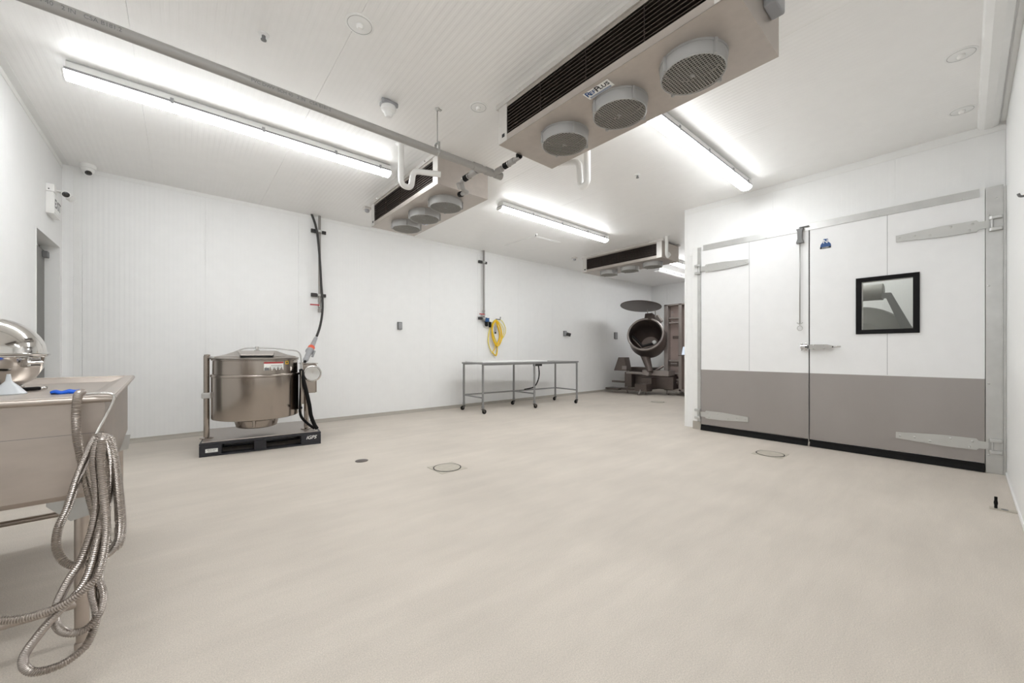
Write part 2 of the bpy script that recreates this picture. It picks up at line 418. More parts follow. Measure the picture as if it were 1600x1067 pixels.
# ------------------------------------------------------------------ the double door
DX = 5.85
d1 = structure('door_1', 'wide white double swing door with steel kick plates, strap hinges and a small black window', 'door')
def leaf(y0, y1, hole=None):
    m = MB().use('door'); z0, z1 = .085, 2.705
    if not hole: m.box((DX, y0, z0), (XP - .004, y1, z1), .003)
    else:
        hy0, hy1, hz0, hz1 = hole
        for a, b in (((DX, y0, z0), (XP - .004, hy0, z1)), ((DX, hy1, z0), (XP - .004, y1, z1)), ((DX, hy0, z0), (XP - .004, hy1, hz0)), ((DX, hy0, hz1), (XP - .004, hy1, z1))): m.box(a, b)
    return m
YM = 1.243
HOLE = (.352, .766, 1.395, 1.945)
ll = leaf(YM + .006, 2.54).build('door_leaf', parent=d1)
rl = leaf(-.122, YM - .006, HOLE).build('door_leaf', parent=d1)
# seams of the leaf skins
MB().use('midgrey').box((DX - .0006, 1.899, .90), (DX + .001, 1.902, 2.70)).build('seam', parent=ll)
MB().use('midgrey').box((DX - .0006, .5515, .90), (DX + .001, .5545, 1.35)).box((DX - .0006, .5515, 1.99), (DX + .001, .5545, 2.70)).build('seam', parent=rl)
MB().use('dull').box((DX - .004, YM + .006, .088), (DX, 2.54, .892), .001).build('kick_plate', parent=ll, label='dull steel kick plate')
MB().use('dull').box((DX - .004, -.122, .088), (DX, YM - .006, .892), .001).build('kick_plate', parent=rl, label='dull steel kick plate')
def sweep(y0, y1, par):
    m = MB().use('rubber')
    m.prism([(DX + .01, .082), (DX - .012, .082), (DX - .018, .05), (DX - .034, .004), (DX - .02, .002), (DX - .002, .04), (DX + .01, .04)], y0, y1, 1)
    m.build('sweep_gasket', parent=par, label='black rubber sweep under the leaf')
sweep(YM + .01, 2.535, ll); sweep(-.12, YM - .01, rl)
MB().use('rubber').box((DX + .02, YM - .0055, .05), (XP - .01, YM + .0055, 2.70)).build('meeting_gasket', parent=d1)
# window
wn = MB().use('blackframe')
fy0, fy1, fz0, fz1 = .308, .81, 1.352, 1.985; iy0, iy1, iz0, iz1 = .357, .761, 1.40, 1.94
def ringframe(m, x0, x1, o, i):
    oy0, oy1, oz0, oz1 = o; ay0, ay1, az0, az1 = i
    O = [(oy0, oz0), (oy1, oz0), (oy1, oz1), (oy0, oz1)]; I = [(ay0, az0), (ay1, az0), (ay1, az1), (ay0, az1)]
    vo = [m.bm.verts.new((x0 + .006, *p)) for p in O]; vo2 = [m.bm.verts.new((x0, p[0] + (.006 if p[0] < .5 else -.006), p[1] + (.006 if p[1] < 1.6 else -.006))) for p in O]
    vi = [m.bm.verts.new((x0 + .004, *p)) for p in I]; vb = [m.bm.verts.new((x1, *p)) for p in I]; vob = [m.bm.verts.new((x1, *p)) for p in O]
    for k_ in range(4):
        j = (k_ + 1) % 4
        m._f([vob[k_], vob[j], vo[j], vo[k_]]); m._f([vo[k_], vo[j], vo2[j], vo2[k_]]); m._f([vo2[k_], vo2[j], vi[j], vi[k_]]); m._f([vi[k_], vi[j], vb[j], vb[k_]]); m._f([vb[k_], vb[j], vob[j], vob[k_]])
ringframe(wn, DX - .02, DX - .0005, (fy0, fy1, fz0, fz1), (iy0, iy1, iz0, iz1))
wn = wn.build('window_frame', parent=rl, label='black mitred window frame')
MB().use('alu_lt').box((DX, HOLE[0], HOLE[2]), (XP - .004, HOLE[0] + .004, HOLE[3])).box((DX, HOLE[1] - .004, HOLE[2]), (XP - .004, HOLE[1], HOLE[3])).box((DX, HOLE[0], HOLE[2]), (XP - .004, HOLE[1], HOLE[2] + .004)).box((DX, HOLE[0], HOLE[3] - .004), (XP - .004, HOLE[1], HOLE[3])).build('window_lining', parent=rl)
MB().use('glass').box((DX + .004, HOLE[0] + .004, HOLE[2] + .004), (DX + .009, HOLE[1] - .004, HOLE[3] - .004)).build('pane', parent=rl)
# galvanised frame posts and head strip
def screw(m, x, y, z, r=.009):
    m.lathe([(r, 0), (r, .002), (r * .6, .005), (0, .006)], (x, y, z), (-1, 0, 0), 12)
pr = MB().use('galv').box((DX - .006, -.232, 0), (XP, -.126, 2.72), .002).box((DX - .012, -.2485, .0), (XP, -.2325, 2.7))
for z in (.17, .85, 1.78, 2.6, 2.45): screw(pr, DX - .006, -.145 if z != 2.6 else -.19, z)
pr.build('frame_post', parent=d1, label='galvanised frame post')
pl_ = MB().use('white').box((DX + .0, 2.546, 0.12), (XP, 2.665, 2.72), .002)
pl_.use('galv').box((DX - .006, 2.546, .12), (DX, 2.592, 2.70), .001)
for z in (.95, 1.55, 2.62): screw(pl_, DX - .006, 2.552, z, .007)
pl_.build('frame_post', parent=d1, label='white frame post with galvanised face')
MB().use('cove').box((DX + .0, 2.546, 0), (XP, 2.665, .118), .004).build('post_plinth', parent=d1)
hs = MB().use('galv').box((DX - .007, -.088, 2.642), (DX - .001, 2.508, 2.722), .001)
for y in (.02, .62, 1.3, 1.7, 2.2): screw(hs, DX - .007, y, 2.655, .007)
hs.build('head_strip', parent=d1, label='galvanised strip along the door head')
MB().use('white').box((DX - .001, -.122, 2.70), (XP, 2.545, 2.732)).build('head_rail', parent=d1)
def strap(par, yh, d, z, L_=.63):
    "strap hinge: knuckle at yh, strap runs in direction d (+1/-1) along y"
    m = MB().use('hinge')
    pts = [(0, -.035), (.06, -.035), (.075, -.055), (.30, -.055), (L_, -.032), (L_, .032), (.30, .055), (.075, .055), (.06, .035), (0, .035)]
    m.prism([(yh + d * u, z + v) for u, v in pts], DX - .018, DX - .005, 0)
    for u, v in ((.10, .025), (.12, -.03), (.24, .03), (.38, -.02), (.49, 0), (L_ - .03, 0)): screw(m, DX - .018, yh + d * u, z + v, .011)
    h = m.build('strap_hinge', parent=par, label='tapered steel strap hinge')
    k_ = MB().use('galv')
    for dz in (-.055, .055):
        k_.lathe([(.012, -.018), (.021, -.015), (.021, .012), (.015, .018)], (DX - .022, yh - d * .02, z + dz), (0, 0, 1), 14)
        k_.box((DX - .044, min(yh - d * .01, yh - d * .082), z + dz - .016), (DX - .006, max(yh - d * .01, yh - d * .082), z + dz + .016), .006)
    k_.cyl((DX - .022, yh - d * .02, z - .07), (DX - .022, yh - d * .02, z + .07), .009, 10)
    k_.build('hinge_knuckle', parent=h)
strap(ll, 2.54, -1, 2.375); strap(ll, 2.54, -1, .235)
strap(rl, -.145, 1, 2.365); strap(rl, -.145, 1, .26)
# overhead pull latch on the left leaf
pb = MB().use('midgrey')
pb.prism([(1.33 - .038, 2.675), (1.33 - .024, 2.64), (1.33 - .022, 2.55), (1.33 - .038, 2.50), (1.33 + .038, 2.50), (1.33 + .022, 2.55), (1.33 + .024, 2.64), (1.33 + .038, 2.675)], DX - .045, DX - .001, 0)
pb.box((DX - .03, 1.24, 2.685), (DX - .012, 1.34, 2.70), .003)
pb = pb.build('latch_box', parent=ll, label='grey spool shaped latch case with pull rod')
MB().use('rod').cyl((DX - .03, 1.33, 2.50), (DX - .03, 1.33, 1.50), .006, 8).build('pull_rod', parent=pb)
m = MB().use('chrome')
m.tube([Vector((DX - .03, 1.33 + .026 * math.sin(t), 1.445 + .03 * math.cos(t))) for t in [2 * PI * q / 20 for q in range(20)]], .004, 6, closed=True)
m.tube([(DX - .03, 1.30, 1.515), (DX - .03, 1.315, 1.50), (DX - .03, 1.33, 1.497), (DX - .03, 1.345, 1.50), (DX - .03, 1.36, 1.515)], .005, 6)
m.cyl((DX - .03, 1.33, 1.5), (DX - .03, 1.33, 1.472), .004, 6)
m.build('pull_ring', parent=pb)
# horizontal latch
m = MB().use('chrome')
m.prism([(1.232, 1.185), (1.232, 1.24), (1.20, 1.243), (1.06, 1.240), (1.015, 1.225), (1.015, 1.20), (1.06, 1.186), (1.20, 1.182)], DX - .05, DX - .001, 0)
for y in (1.19, 1.09): screw(m, DX - .05, y, 1.19, .007); screw(m, DX - .05, y, 1.235, .007)
la = m.build('latch', parent=rl, label='polished latch body')
MB().use('chrome').cyl((DX - .03, 1.03, 1.213), (DX - .075, .935, 1.213), .009, 10).build('latch_lever', parent=la)
m = MB().use('chrome').box((DX - .045, 1.25, 1.19), (DX - .001, 1.325, 1.235), .008)
m.use('dark').box((DX - .047, 1.255, 1.205), (DX - .03, 1.275, 1.22), .002)
for y, z in ((1.31, 1.178), (1.31, 1.247), (1.27, 1.178), (1.27, 1.247)): m.use('chrome').lathe([(.011, 0), (.011, .012), (.004, .016)], (DX - .02, y, z), (-1, 0, 0), 10)
m.build('latch_keeper', parent=ll)
# emblem: blue mound with an N, dark word line beneath
em = MB().use('logo')
em.prism([(1.137, 2.395), (1.032, 2.400), (1.035, 2.435), (1.05, 2.455), (1.06, 2.462), (1.062, 2.50), (1.105, 2.502), (1.11, 2.465), (1.13, 2.44)], DX - .003, DX - .0005, 0)
em.use('ink').box((DX - .0035, 1.034, 2.388), (DX - .0005, 1.137, 2.407))
em = em.build('emblem', parent=rl, label='blue mound shaped emblem')
text('N', .062, 'label', frame((DX - .0036, 1.085, 2.468), (0, -1, 0), (-1, 0, 0)), em, bold=.001)
text('NORBEC', .017, 'label', frame((DX - .004, 1.085, 2.398), (0, -1, 0), (-1, 0, 0)), em)

# ------------------------------------------------------------------ strip lights
def strip_light(x0, x1, y, label, group='ceiling strip lights', lens='lens', along='x'):
    L_ = x1 - x0
    t = empty('strip_light', ((x0 + x1) / 2, y, ZC), 0 if along == 'x' else PI / 2, label, 'light', group)
    h = L_ / 2
    m = MB().use('white')
    m.prism([(-.045, 0), (.045, 0), (.066, -.02), (.068, -.062), (-.068, -.062), (-.066, -.02)], -h + .01, h - .01, 0)
    m.build('housing', parent=t)
    m = MB().use(lens)
    prof = [(-.067, -.0825), (-.064, -.096), (-.048, -.114), (-.02, -.124), (.02, -.124), (.048, -.114), (.064, -.096), (.067, -.0825)]
    MB().use('greyplastic').box((-h, -.070, -.082), (h, .070, -.0625), .002).build('gasket_rim', parent=t)
    m.prism(prof, -h, h, 0)
    m.build('lens', parent=t, label='glowing white lens' if lens != 'white' else None)
    for s_ in (-1, 1):
        MB().use('white').prism([(y_ * 1.02, z_ + (.001 if z_ > -.06 else -.002)) for y_, z_ in prof], s_ * h, s_ * (h + .012), 0).build('end_cap', parent=t)
    for u in (-h * .52, 0, h * .52, h * .9):
        for s_ in (-1, 1):
            MB().use('greyplastic').box((u - .012, s_ * .066, -.092), (u + .012, s_ * .075, -.045), .002).build('clip', parent=t)
    return t
strip_light(-.67, 1.87, 4.44, 'long lit strip light on the ceiling at upper left, behind the grey drain pipe')
strip_light(3.0, 5.52, 1.83, 'long lit strip light in front of the double door, partly behind the largest cooler', lens='lens_dim')
strip_light(-.85, 1.0, .75, 'assumed lit strip light above the camera, out of view')  # unseen fixture, assumed from the evenly bright foreground; lifts the near floor and walls
strip_light(3.54, 6.10, 4.42, 'lit strip light near the middle of the room beyond the second cooler')
strip_light(8.6, 11.0, 4.5, 'farthest lit strip light, beside the small far cooler')
strip_light(9.35, 10.9, 5.18, 'thin unlit strip fixture behind the far cooler near the partition corner', lens='white')
strip_light(6.6, 8.6, 1.4, 'unseen strip light added to light the cold room behind the double door', group='cold room light', lens='lens_in')  # out-of-view lamp added to brighten what shows through the door window

# ------------------------------------------------------------------ unit coolers
UH, UW, UL = .32, .68, 1.94
def make_cooler():
    t = empty('unit_cooler')
    hx, hy = UW / 2, UL / 2; zt, zb = -.04, -.04 - UH
    m = MB().use('alu')
    m.box((-hx, -hy, zb), (hx, hy, zb + .004))            # bottom pan
    m.box((hx - .003, -hy, zb), (hx, hy, zt)); m.box((-hx, -hy, zt - .003), (hx, hy, zt))
    m.box((-hx, -hy, zb), (-hx + .003, hy, zb + .055)); m.box((-hx, -hy, zt - .03), (-hx + .003, hy, zt))
    m.box((-hx, -hy, zb + .004), (hx, -hy + .003, zt)); m.box((-hx, hy - .003, zb + .004), (hx, hy, zt))
    m.build('casing', parent=t)
    for s_ in (-1, 1):                                   # bright end covers framing the coil face
        m = MB().use('alu_lt')
        m.box((-hx - .002, s_ * hy, zb + .003), (-hx + .003, s_ * (hy - .11), zt))
        for z_ in (zb + .03, zb + .16, zt - .03): m.lathe([(.006, 0), (.006, .003)], (-hx - .002, s_ * (hy - .015), z_), (-1, 0, 0), 8)
        m.build('end_cover', parent=t)
    MB().use('ink').box((-hx - .0035, hy - .08, zb + .045), (-hx - .002, hy - .045, zb + .075)).build('rating_label', parent=t)
    MB().use('coil').box((-hx + .03, -hy + .105, zb + .05), (hx - .05, hy - .105, zt - .03)).build('coil', parent=t)
    z0, z1 = zb + .06, zt - .035; n = 8
    for i in range(n):
        z = z0 + (z1 - z0) * (i + .5) / n
        MB().use('slat').box((-hx + .002, -hy + .11, z - .0035), (-hx + .028, hy - .11, z + .0035)).build('slat', parent=t)
    for y in (-.45, 0, .45):
        MB().use('slat').box((-hx + .001, y - .002, z0), (-hx + .012, y + .002, z1)).build('divider', parent=t)
    m = MB().use('alu_lt')                                # hanging rails with bolts
    m.box((-hx - .012, -hy - .03, zt), (-hx + .04, hy + .03, 0)); m.box((hx - .04, -hy - .03, zt), (hx + .012, hy + .03, 0))
    for y in (-.7, 0, .7): m.lathe([(.009, 0), (.009, .012), (.004, .02)], (-hx - .012, y, zt + .02), (-1, 0, 0), 8)
    m.build('mounting_rail', parent=t)
    for y in (-.60, -.06, .48):
        cx = -.02; cy = y; r = .197; zf = zb
        m = MB().use('fan')
        m.lathe([(r + .005, 0), (r + .004, .012), (r, .012), (r - .005, .082), (r - .010, .087), (r - .014, .082), (r - .010, .02), (r - .006, 0)], (cx, cy, zf), (0, 0, -1), 40, caps=False)
        for q in range(4):
            a = PI / 4 + q * PI / 2 + .3
            m.box((r - .012, -.009, -.090), (r + .012, .009, 0), .002, T=TR((cx, cy, zf), rz=a))
        f_ = m.build('fan_housing', parent=t)
        m = MB().use('guard')
        rg = r - .011; step = .0185; kk = int(rg / step)
        for q in range(-kk, kk + 1):
            c_ = math.sqrt(max(rg * rg - (q * step) ** 2, 0))
            if c_ < .02: continue
            m.box((cx + q * step - .0022, cy - c_, zf - .084), (cx + q * step + .0022, cy + c_, zf - .081))
            m.box((cx - c_, cy + q * step - .0022, zf - .082), (cx + c_, cy + q * step + .0022, zf - .079))
        m.use('fan').box((cx - .014, cy - .01, zf - .087), (cx + .014, cy + .01, zf - .082), .001)
        m.build('guard', parent=f_)
        m = MB().use('fandark')
        m.lathe([(r - .03, .004), (.0, .004)], (cx, cy, zf), (0, 0, -1), 24)
        m.cyl((cx, cy, zf - .005), (cx, cy, zf - .06), .045, 18)
        for q in range(5):
            m.box((.04, -.035, -.042), (.16, .035, -.038), T=TR((cx, cy, zf), rz=q * 2 * PI / 5) @ TR((0, 0, 0), rx=.35))
        m.lathe([(r - .0165, .002), (r - .0165, .078)], (cx, cy, zf), (0, 0, -1), 32, caps=False)  # dark liner added over the pale housing wall so guard openings look shaded
        m.build('blades_and_shade_liner', parent=f_)
    return t
cooler = make_cooler()
cooler.location = (2.49, 1.725, ZC - .001)
tag(cooler, 'largest looking three fan unit cooler on the ceiling with a white and blue maker plate', 'cooler', 'ceiling unit coolers')
cc = copy_tree(cooler); cc.location = (2.47, 4.71, ZC - .001)
tag(cc, 'middle three fan unit cooler, at the end of the grey drain pipe', 'cooler', 'ceiling unit coolers')
c3 = copy_tree(cooler); c3.location = (7.42, 4.79, ZC - .001)
tag(c3, 'smallest looking three fan unit cooler, far back near the partition corner', 'cooler', 'ceiling unit coolers')
# maker plate under the nearest cooler
zb = ZC - .36 - .002
def maker_plate(parent, Mx, s=1.):
    m = MB().use('label').box((-.105 * s, -.042 * s, -.0006), (.105 * s, .042 * s, .0008), .0)
    b_ = m.build('maker_plate', parent=parent); b_.matrix_basis = Mx
    o = text('R', .072 * s, 'logo', TR((-.08 * s, .012 * s, .0012)), b_, bold=.0014 * s, shear=.1)
    text('EF', .05 * s, 'logo', TR((-.044 * s, .009 * s, .0012)), b_, bold=.001 * s, shear=.1)
    text('P', .072 * s, 'ink', TR((-.002 * s, .012 * s, .0012)), b_, bold=.0014 * s, shear=.1)
    text('LUS', .05 * s, 'ink', TR((.052 * s, .009 * s, .0012)), b_, bold=.001 * s, shear=.1)
    m = MB().use('bluep')
    for q in range(3): m.box((-.09 * s, (-.022 - .006 * q) * s, .0009), (.085 * s, (-.0245 - .006 * q) * s, .0016))
    m.build('stripe', parent=b_)
    return b_
maker_plate(cooler, frame((-.268, -.055, -.3615), (0, -1, 0), (0, 0, -1)), 1.0)
maker_plate(cooler, frame((-.18, -UL / 2 - .002, -.12), (1, 0, 0), (0, -1, 0)), .9)
maker_plate(cc, frame((.2, .28, -.3615), (0, -1, 0), (0, 0, -1)), .9)
MB().use('alu_lt').box((-.3, -UL / 2 - .002, -.3), (-.22, -UL / 2 - .006, -.18)).build('data_plate', parent=cooler)
MB().use('greyplastic').box((.05, -UL / 2 - .07, -.22), (.2, -UL / 2 - .0, -.08), .01).build('junction_box', parent=cooler)

# ------------------------------------------------------------------ pipes under the ceiling
PZ_, PY_ = 2.955, 3.1
pt = empty('drain_pipe', (0, 0, 0), 0, 'long grey plastic drain pipe crossing below the ceiling to the coolers', 'pipe')
m = MB().use('pvc').cyl((XL + .001, PY_, PZ_), (2.36, PY_, PZ_), .032, 20)
for x in (1.62, 1.98, 2.06, 2.16, 2.26, 2.32): pass
m.build('pipe_run', parent=pt)
m = MB().use('pvc')
for a, b in ((2.15, 2.25), (2.30, 2.38), (2.42, 2.50)): m.cyl((a, PY_, PZ_), (b, PY_, PZ_), .038, 20)
m.cyl((2.14, PY_, PZ_), (2.49, PY_, PZ_), .033, 16)
m.build('coupling', parent=pt)
# branch towards the nearest cooler
m = MB().use('pvc').tube(fillet([(2.40, PY_, PZ_), (2.40, PY_ - .14, PZ_ + .0), (2.40, 2.70, PZ_ + .015)], .03), .022, 14); m.use('rubber')
m.cyl((2.40, 2.86, PZ_ + .01), (2.40, 2.92, PZ_ + .008), .029, 16).cyl((2.40, 2.695, PZ_ + .03), (2.40, 2.72, PZ_ + .028), .03, 16)
m.use('chrome')
for y in (2.855, 2.925): m.cyl((2.40, y - .004, PZ_ + .009), (2.40, y + .004, PZ_ + .009), .031, 16)
m.use('pvc').cyl((2.40, 2.78, PZ_ + .012), (2.40, 2.84, PZ_ + .01), .028, 16).cyl((2.40, 2.96, PZ_), (2.40, 3.04, PZ_), .03, 16)
m.build('cooler_branch', parent=pt)
m = MB().use('pvc').tube(fillet([(2.235, PY_, PZ_), (2.235, PY_ + .34, PZ_ - .01), (2.29, PY_ + .38, PZ_ - .085), (2.36, PY_ + .40, PZ_ - .075), (2.385, 3.70, PZ_ - .03)], .04), .022, 14)
m.use('rubber').cyl((2.235, PY_ + .2, PZ_ - .006), (2.235, PY_ + .27, PZ_ - .008), .031, 16).cyl((2.375, 3.64, PZ_ - .045), (2.385, 3.70, PZ_ - .03), .030, 16)
m.use('chrome')
for y in (.195, .275): m.cyl((2.235, PY_ + y - .004, PZ_ - .006), (2.235, PY_ + y + .004, PZ_ - .006), .033, 16)
m.use('pvc').cyl((2.235, PY_ + .05, PZ_), (2.235, PY_ + .15, PZ_), .032, 16)
m.cyl((2.215, PY_ + .35, PZ_ - .03), (2.25, PY_ + .37, PZ_ - .075), .031, 14)
m.build('cooler_branch', parent=pt)
text('PVC DWV  SCH 40   2 IN   CSA B181.2', .03, 'midgrey', frame((.35, PY_ - .0325, PZ_ - .004), (1, 0, 0), (0, -1, -.1)), pt, name='pipe_print', align='LEFT')
text('PVC DWV  SCH 40   2 IN   CSA B181.2', .03, 'midgrey', frame((-.75, PY_ - .0325, PZ_ - .004), (1, 0, 0), (0, -1, -.1)), pt, name='pipe_print', align='LEFT')
# hanger rod
t = empty('pipe_hanger', (1.76, PY_, ZC), 0, 'thin threaded rod with clevis holding the grey drain pipe', 'hanger')
MB().use('rod').cyl((0, 0, -.002), (0, 0, PZ_ - ZC + .08), .0045, 8).build('rod', parent=t)
MB().use('galv').lathe([(.022, 0), (.022, .006), (.01, .016), (.01, .022)], (0, 0, 0), (0, 0, -1), 12).box((.0, -.012, -.01), (.04, .012, 0), .002).build('ceiling_anchor', parent=t)
m = MB().use('galv')
cz = PZ_ - ZC
for s_ in (-1, 1): m.box((-.012, s_ * .029, cz - .01), (.012, s_ * .033, cz + .085), .001)
m.box((-.012, -.033, cz + .08), (.012, .033, cz + .086), .001)
m.tube([Vector((0, .031 * math.cos(a), cz + .031 * math.sin(a))) for a in [-PI * q / 10 for q in range(11)]], .004, 6)
m.cyl((0, -.036, cz + .04), (0, .036, cz + .04), .005, 8)
m.build('clevis', parent=t)

def trap(name, pts, label, r=.030, rv=None):
    t = empty(name, pts[0], 0, label, 'pipe', 'white trap pipes at the coolers')
    o = Vector(pts[0])
    P = [Vector(p) - o for p in pts]
    MB().use('pvc_white').tube(fillet(P, .06, 7), r, 16).build('pipe_bend', parent=t)
    MB().use('white').lathe([(r + .03, 0), (r + .03, .003), (r + .004, .008)], (0, 0, 0), (0, 0, -1), 20).build('ceiling_flange', parent=t)
    return t
trap('refrigerant_trap', [(1.765, 3.87, ZC), (1.765, 3.87, 2.915), (1.875, 3.86, 2.905), (1.885, 3.83, 3.085), (2.14, 3.695, 3.075)], 'white trapped pipe dropping from the ceiling left of the middle cooler')
trap('refrigerant_trap', [(2.93, 2.33, ZC), (2.93, 2.33, 2.75), (2.93, 2.41, 2.73), (2.93, 2.43, 2.99), (2.93, 2.55, 3.03), (2.90, 2.66, 3.05)], 'white trapped pipe dropping behind the nearest cooler')
trap('refrigerant_trap', [(7.0, 3.68, ZC), (7.0, 3.68, 2.99), (7.10, 3.70, 2.97), (7.12, 3.72, 3.06), (7.3, 3.78, 3.06)], 'white vertical pipe at the near end of the far cooler')

# ------------------------------------------------------------------ small ceiling fittings
def plug(x, y, label, r=.09):
    t = empty('ceiling_plug', (x, y, ZC), 0, label, 'ceiling plug', 'ceiling suspension plugs')
    MB().use('white').lathe([(r, 0), (r, .003), (r - .004, .005), (0, .005)], (0, 0, 0), (0, 0, -1), 36).build('disc', parent=t)
    MB().use('fan').lathe([(r - .012, .0052), (r - .012, .0058), (r - .015, .0058), (r - .015, .0052)], (0, 0, 0), (0, 0, -1), 36, caps=False).build('groove', parent=t)
    MB().use('pvc_white').lathe([(.022, .005), (.022, .02), (.014, .03), (0, .031)], (0, 0, 0), (0, 0, -1), 14).build('cap_nut', parent=t)
plug(.911, 2.641, 'round white ceiling plug left of the upper middle, its cap nut showing')
plug(2.03, 2.84, 'round ceiling plug beside the left end of the nearest cooler', .08)
plug(4.384, .02, 'round ceiling plug in the upper right, nearer the camera of the pair', .085)
plug(5.40, .02, 'round ceiling plug above the double door, farther of the right pair', .085)
# detector
t = empty('detector', (1.389, 3.302, ZC), 0, 'white round detector on a grey bracket above the drain pipe', 'detector')
MB().use('greyplastic').box((-.065, -.05, -.04), (.065, .05, -.002), .01).lathe([(.014, 0), (.014, .03)], (-.06, -.03, -.005), (0, 0, -1), 10).lathe([(.014, 0), (.014, .03)], (.06, -.03, -.005), (0, 0, -1), 10).build('bracket', parent=t)
MB().use('white').lathe([(.062, .04), (.066, .055), (.06, .075), (.04, .09), (.036, .11), (.024, .13), (.0, .134)], (0, 0, 0), (0, 0, -1), 26).build('sensor_head', parent=t)
def sprinkler(x, y, label):
    t = empty('sprinkler_head', (x, y, ZC), 0, label, 'sprinkler', 'small ceiling sprinklers')
    MB().use('white').lathe([(.035, 0), (.033, .006), (.014, .01)], (0, 0, 0), (0, 0, -1), 16).build('escutcheon', parent=t)
    MB().use('midgrey').lathe([(.012, .01), (.012, .03), (.018, .035), (.018, .04), (0, .041)], (0, 0, 0), (0, 0, -1), 10).build('nozzle', parent=t)
sprinkler(.434, 3.158, 'small dark centred sprinkler head left of the ceiling plug, upper left')
p = at(996, 273, 2, ZC); sprinkler(p.x, p.y, 'small sprinkler head right of the white trap of the nearest cooler')
p = at(837, 366, 2, ZC); sprinkler(p.x, p.y, 'small sprinkler head just above the ceiling hatch, below the middle strip light')
p = at(560, 322, 2, ZC)
for (x, y), lb in (((p.x + .12, p.y - .03), 'small grey sensor box at the far left corner of the middle cooler'), ((6.95, 5.90), 'small grey sensor box at the far left corner of the far cooler')):
    t = empty('sensor_box', (x, y, ZC), 0, lb, 'sensor', 'sensor boxes beside the coolers')
    MB().use('alu_lt').box((-.05, -.05, -.035), (.05, .05, 0), .004).build('plate', parent=t)
    MB().use('greyplastic').lathe([(.035, .035), (.035, .06), (.02, .075)], (0, 0, 0), (0, 0, -1), 14).build('sensor_cap', parent=t)
# access hatch
t = empty('ceiling_hatch', (5.42, 5.72, ZC), 0, 'flat square white access hatch on the ceiling over the long table', 'hatch')
MB().use('white').box((-.36, -.45, -.006), (.36, .45, 0), .002).build('hatch_frame', parent=t)
MB().use('ceil').box((-.33, -.42, -.010), (.33, .42, -.0065), .001).build('hatch_panel', parent=t)

# security camera, exit sign and right-wall hook
t = empty('security_camera', (-.835, 6.70, ZC), 0, 'white dome security camera on the ceiling in the left back corner', 'camera')
MB().use('pvc_white').lathe([(.068, 0), (.072, .02), (.068, .045), (.055, .05)], (0, 0, 0), (0, 0, -1), 28).build('base', parent=t)
b_ = MB().use('pvc_white').lathe([(.052, -.03)] + [(.056 * math.cos(a), .056 * math.sin(a) + .0) for a in [PI / 2 * q / 8 for q in range(9)]], (0, 0, -.06), (.15, -.55, -.8), 26).build('eyeball', parent=t)
dd = Vector((.15, -.55, -.8)).normalized()
MB().use('darkglass').lathe([(.0, .0), (.03, .0), (.03, .012), (.02, .02), (0, .022)], Vector((0, 0, -.06)) + dd * .045, dd, 20).build('lens_window', parent=b_)

t = empty('exit_sign', (XL, 6.13, 2.585), 0, 'white box exit sign with two lamp heads above the left doorway', 'sign')
O_ = Vector(t.location)
MB().use('pvc_white').box((0, 0, 0), (.055, .30, .225), .004).build('body', parent=t)
f_ = MB().use('white').box((.055, .015, .015), (.059, .285, .21), .001).build('face_plate', parent=t)
text('EXIT', .125, 'midgrey', frame((.0595, .15, .112), (0, 1, 0), (1, 0, 0)), f_, bold=.003)
MB().use('pvc_white').box((0, .0, .228), (.06, .13, .305), .004).use('dark').cyl((.022, -.001, .25), (.022, -.002, .25), .006, 8).build('battery_box', parent=t)
for px, py, yy, d in ((102.5, 303.5, 6.26, (.25, -.85, -.35)), (111, 310.5, 6.38, (.75, -.2, -.45))):
    c_ = at(px, py, 1, yy) - O_
    m = MB().use('pvc_white').tube([(.05, .08, .265), c_ - Vector((.02, -.01, -.02))], .009, 10)
    d = Vector(d).normalized()
    m.lathe([(.018, -.04), (.032, -.025), (.036, .015), (.032, .018)], c_, d, 20)
    h_ = m.build('lamp_head', parent=t)
    MB().use('darkglass' if yy < 6.3 else 'label').lathe([(.029, .0185), (.025, .021), (0, .022)], c_, d, 18).build('lamp_glass', parent=h_)
t = empty('wall_hook', (5.05, YR, 2.02), 0, 'small dark hook on the right wall at the picture edge', 'hook')
p = at(1606, 305, 1, YR); t.location = (p.x, YR, p.z)
MB().use('galv').box((-.02, 0, -.03), (.02, .006, .03), .001).build('plate', parent=t)
MB().use('midgrey').tube(fillet([(0, .005, 0), (0, .03, 0), (0, .036, .02)], .01), .007, 8).build('hook_arm', parent=t)

# ------------------------------------------------------------------ wall services
def wall_box(px, py, w_, h_, label, m='midgrey', round_=False):
    p = at(px, py, 1, YB)
    t = empty('wall_box', (p.x, YB, p.z), 0, label, 'wall box', 'small boxes on the back wall')
    MB().use(m).box((-w_ / 2, -.035, -h_ / 2), (w_ / 2, 0, h_ / 2), .006).build('box', parent=t)
    MB().use('greyplastic').box((-w_ / 2 + .012, -.040, -h_ / 2 + .012), (w_ / 2 - .012, -.0355, h_ / 2 - .012), .002).build('cover', parent=t)
    if round_:
        MB().use('cable').cyl((.04, -.03, -.01), (.12, -.11, -.04), .045, 14).build('socket', parent=t)
wall_box(624, 509, .085, .14, 'small grey switch box on the back wall between kettle and table')
wall_box(882, 521, .11, .14, 'grey socket box with a round plug on the back wall above the table end', 'midgrey', True)
wall_box(961.5, 524.5, .14, .2, 'dark grey box on the back wall beside the drum machine', 'midgrey')

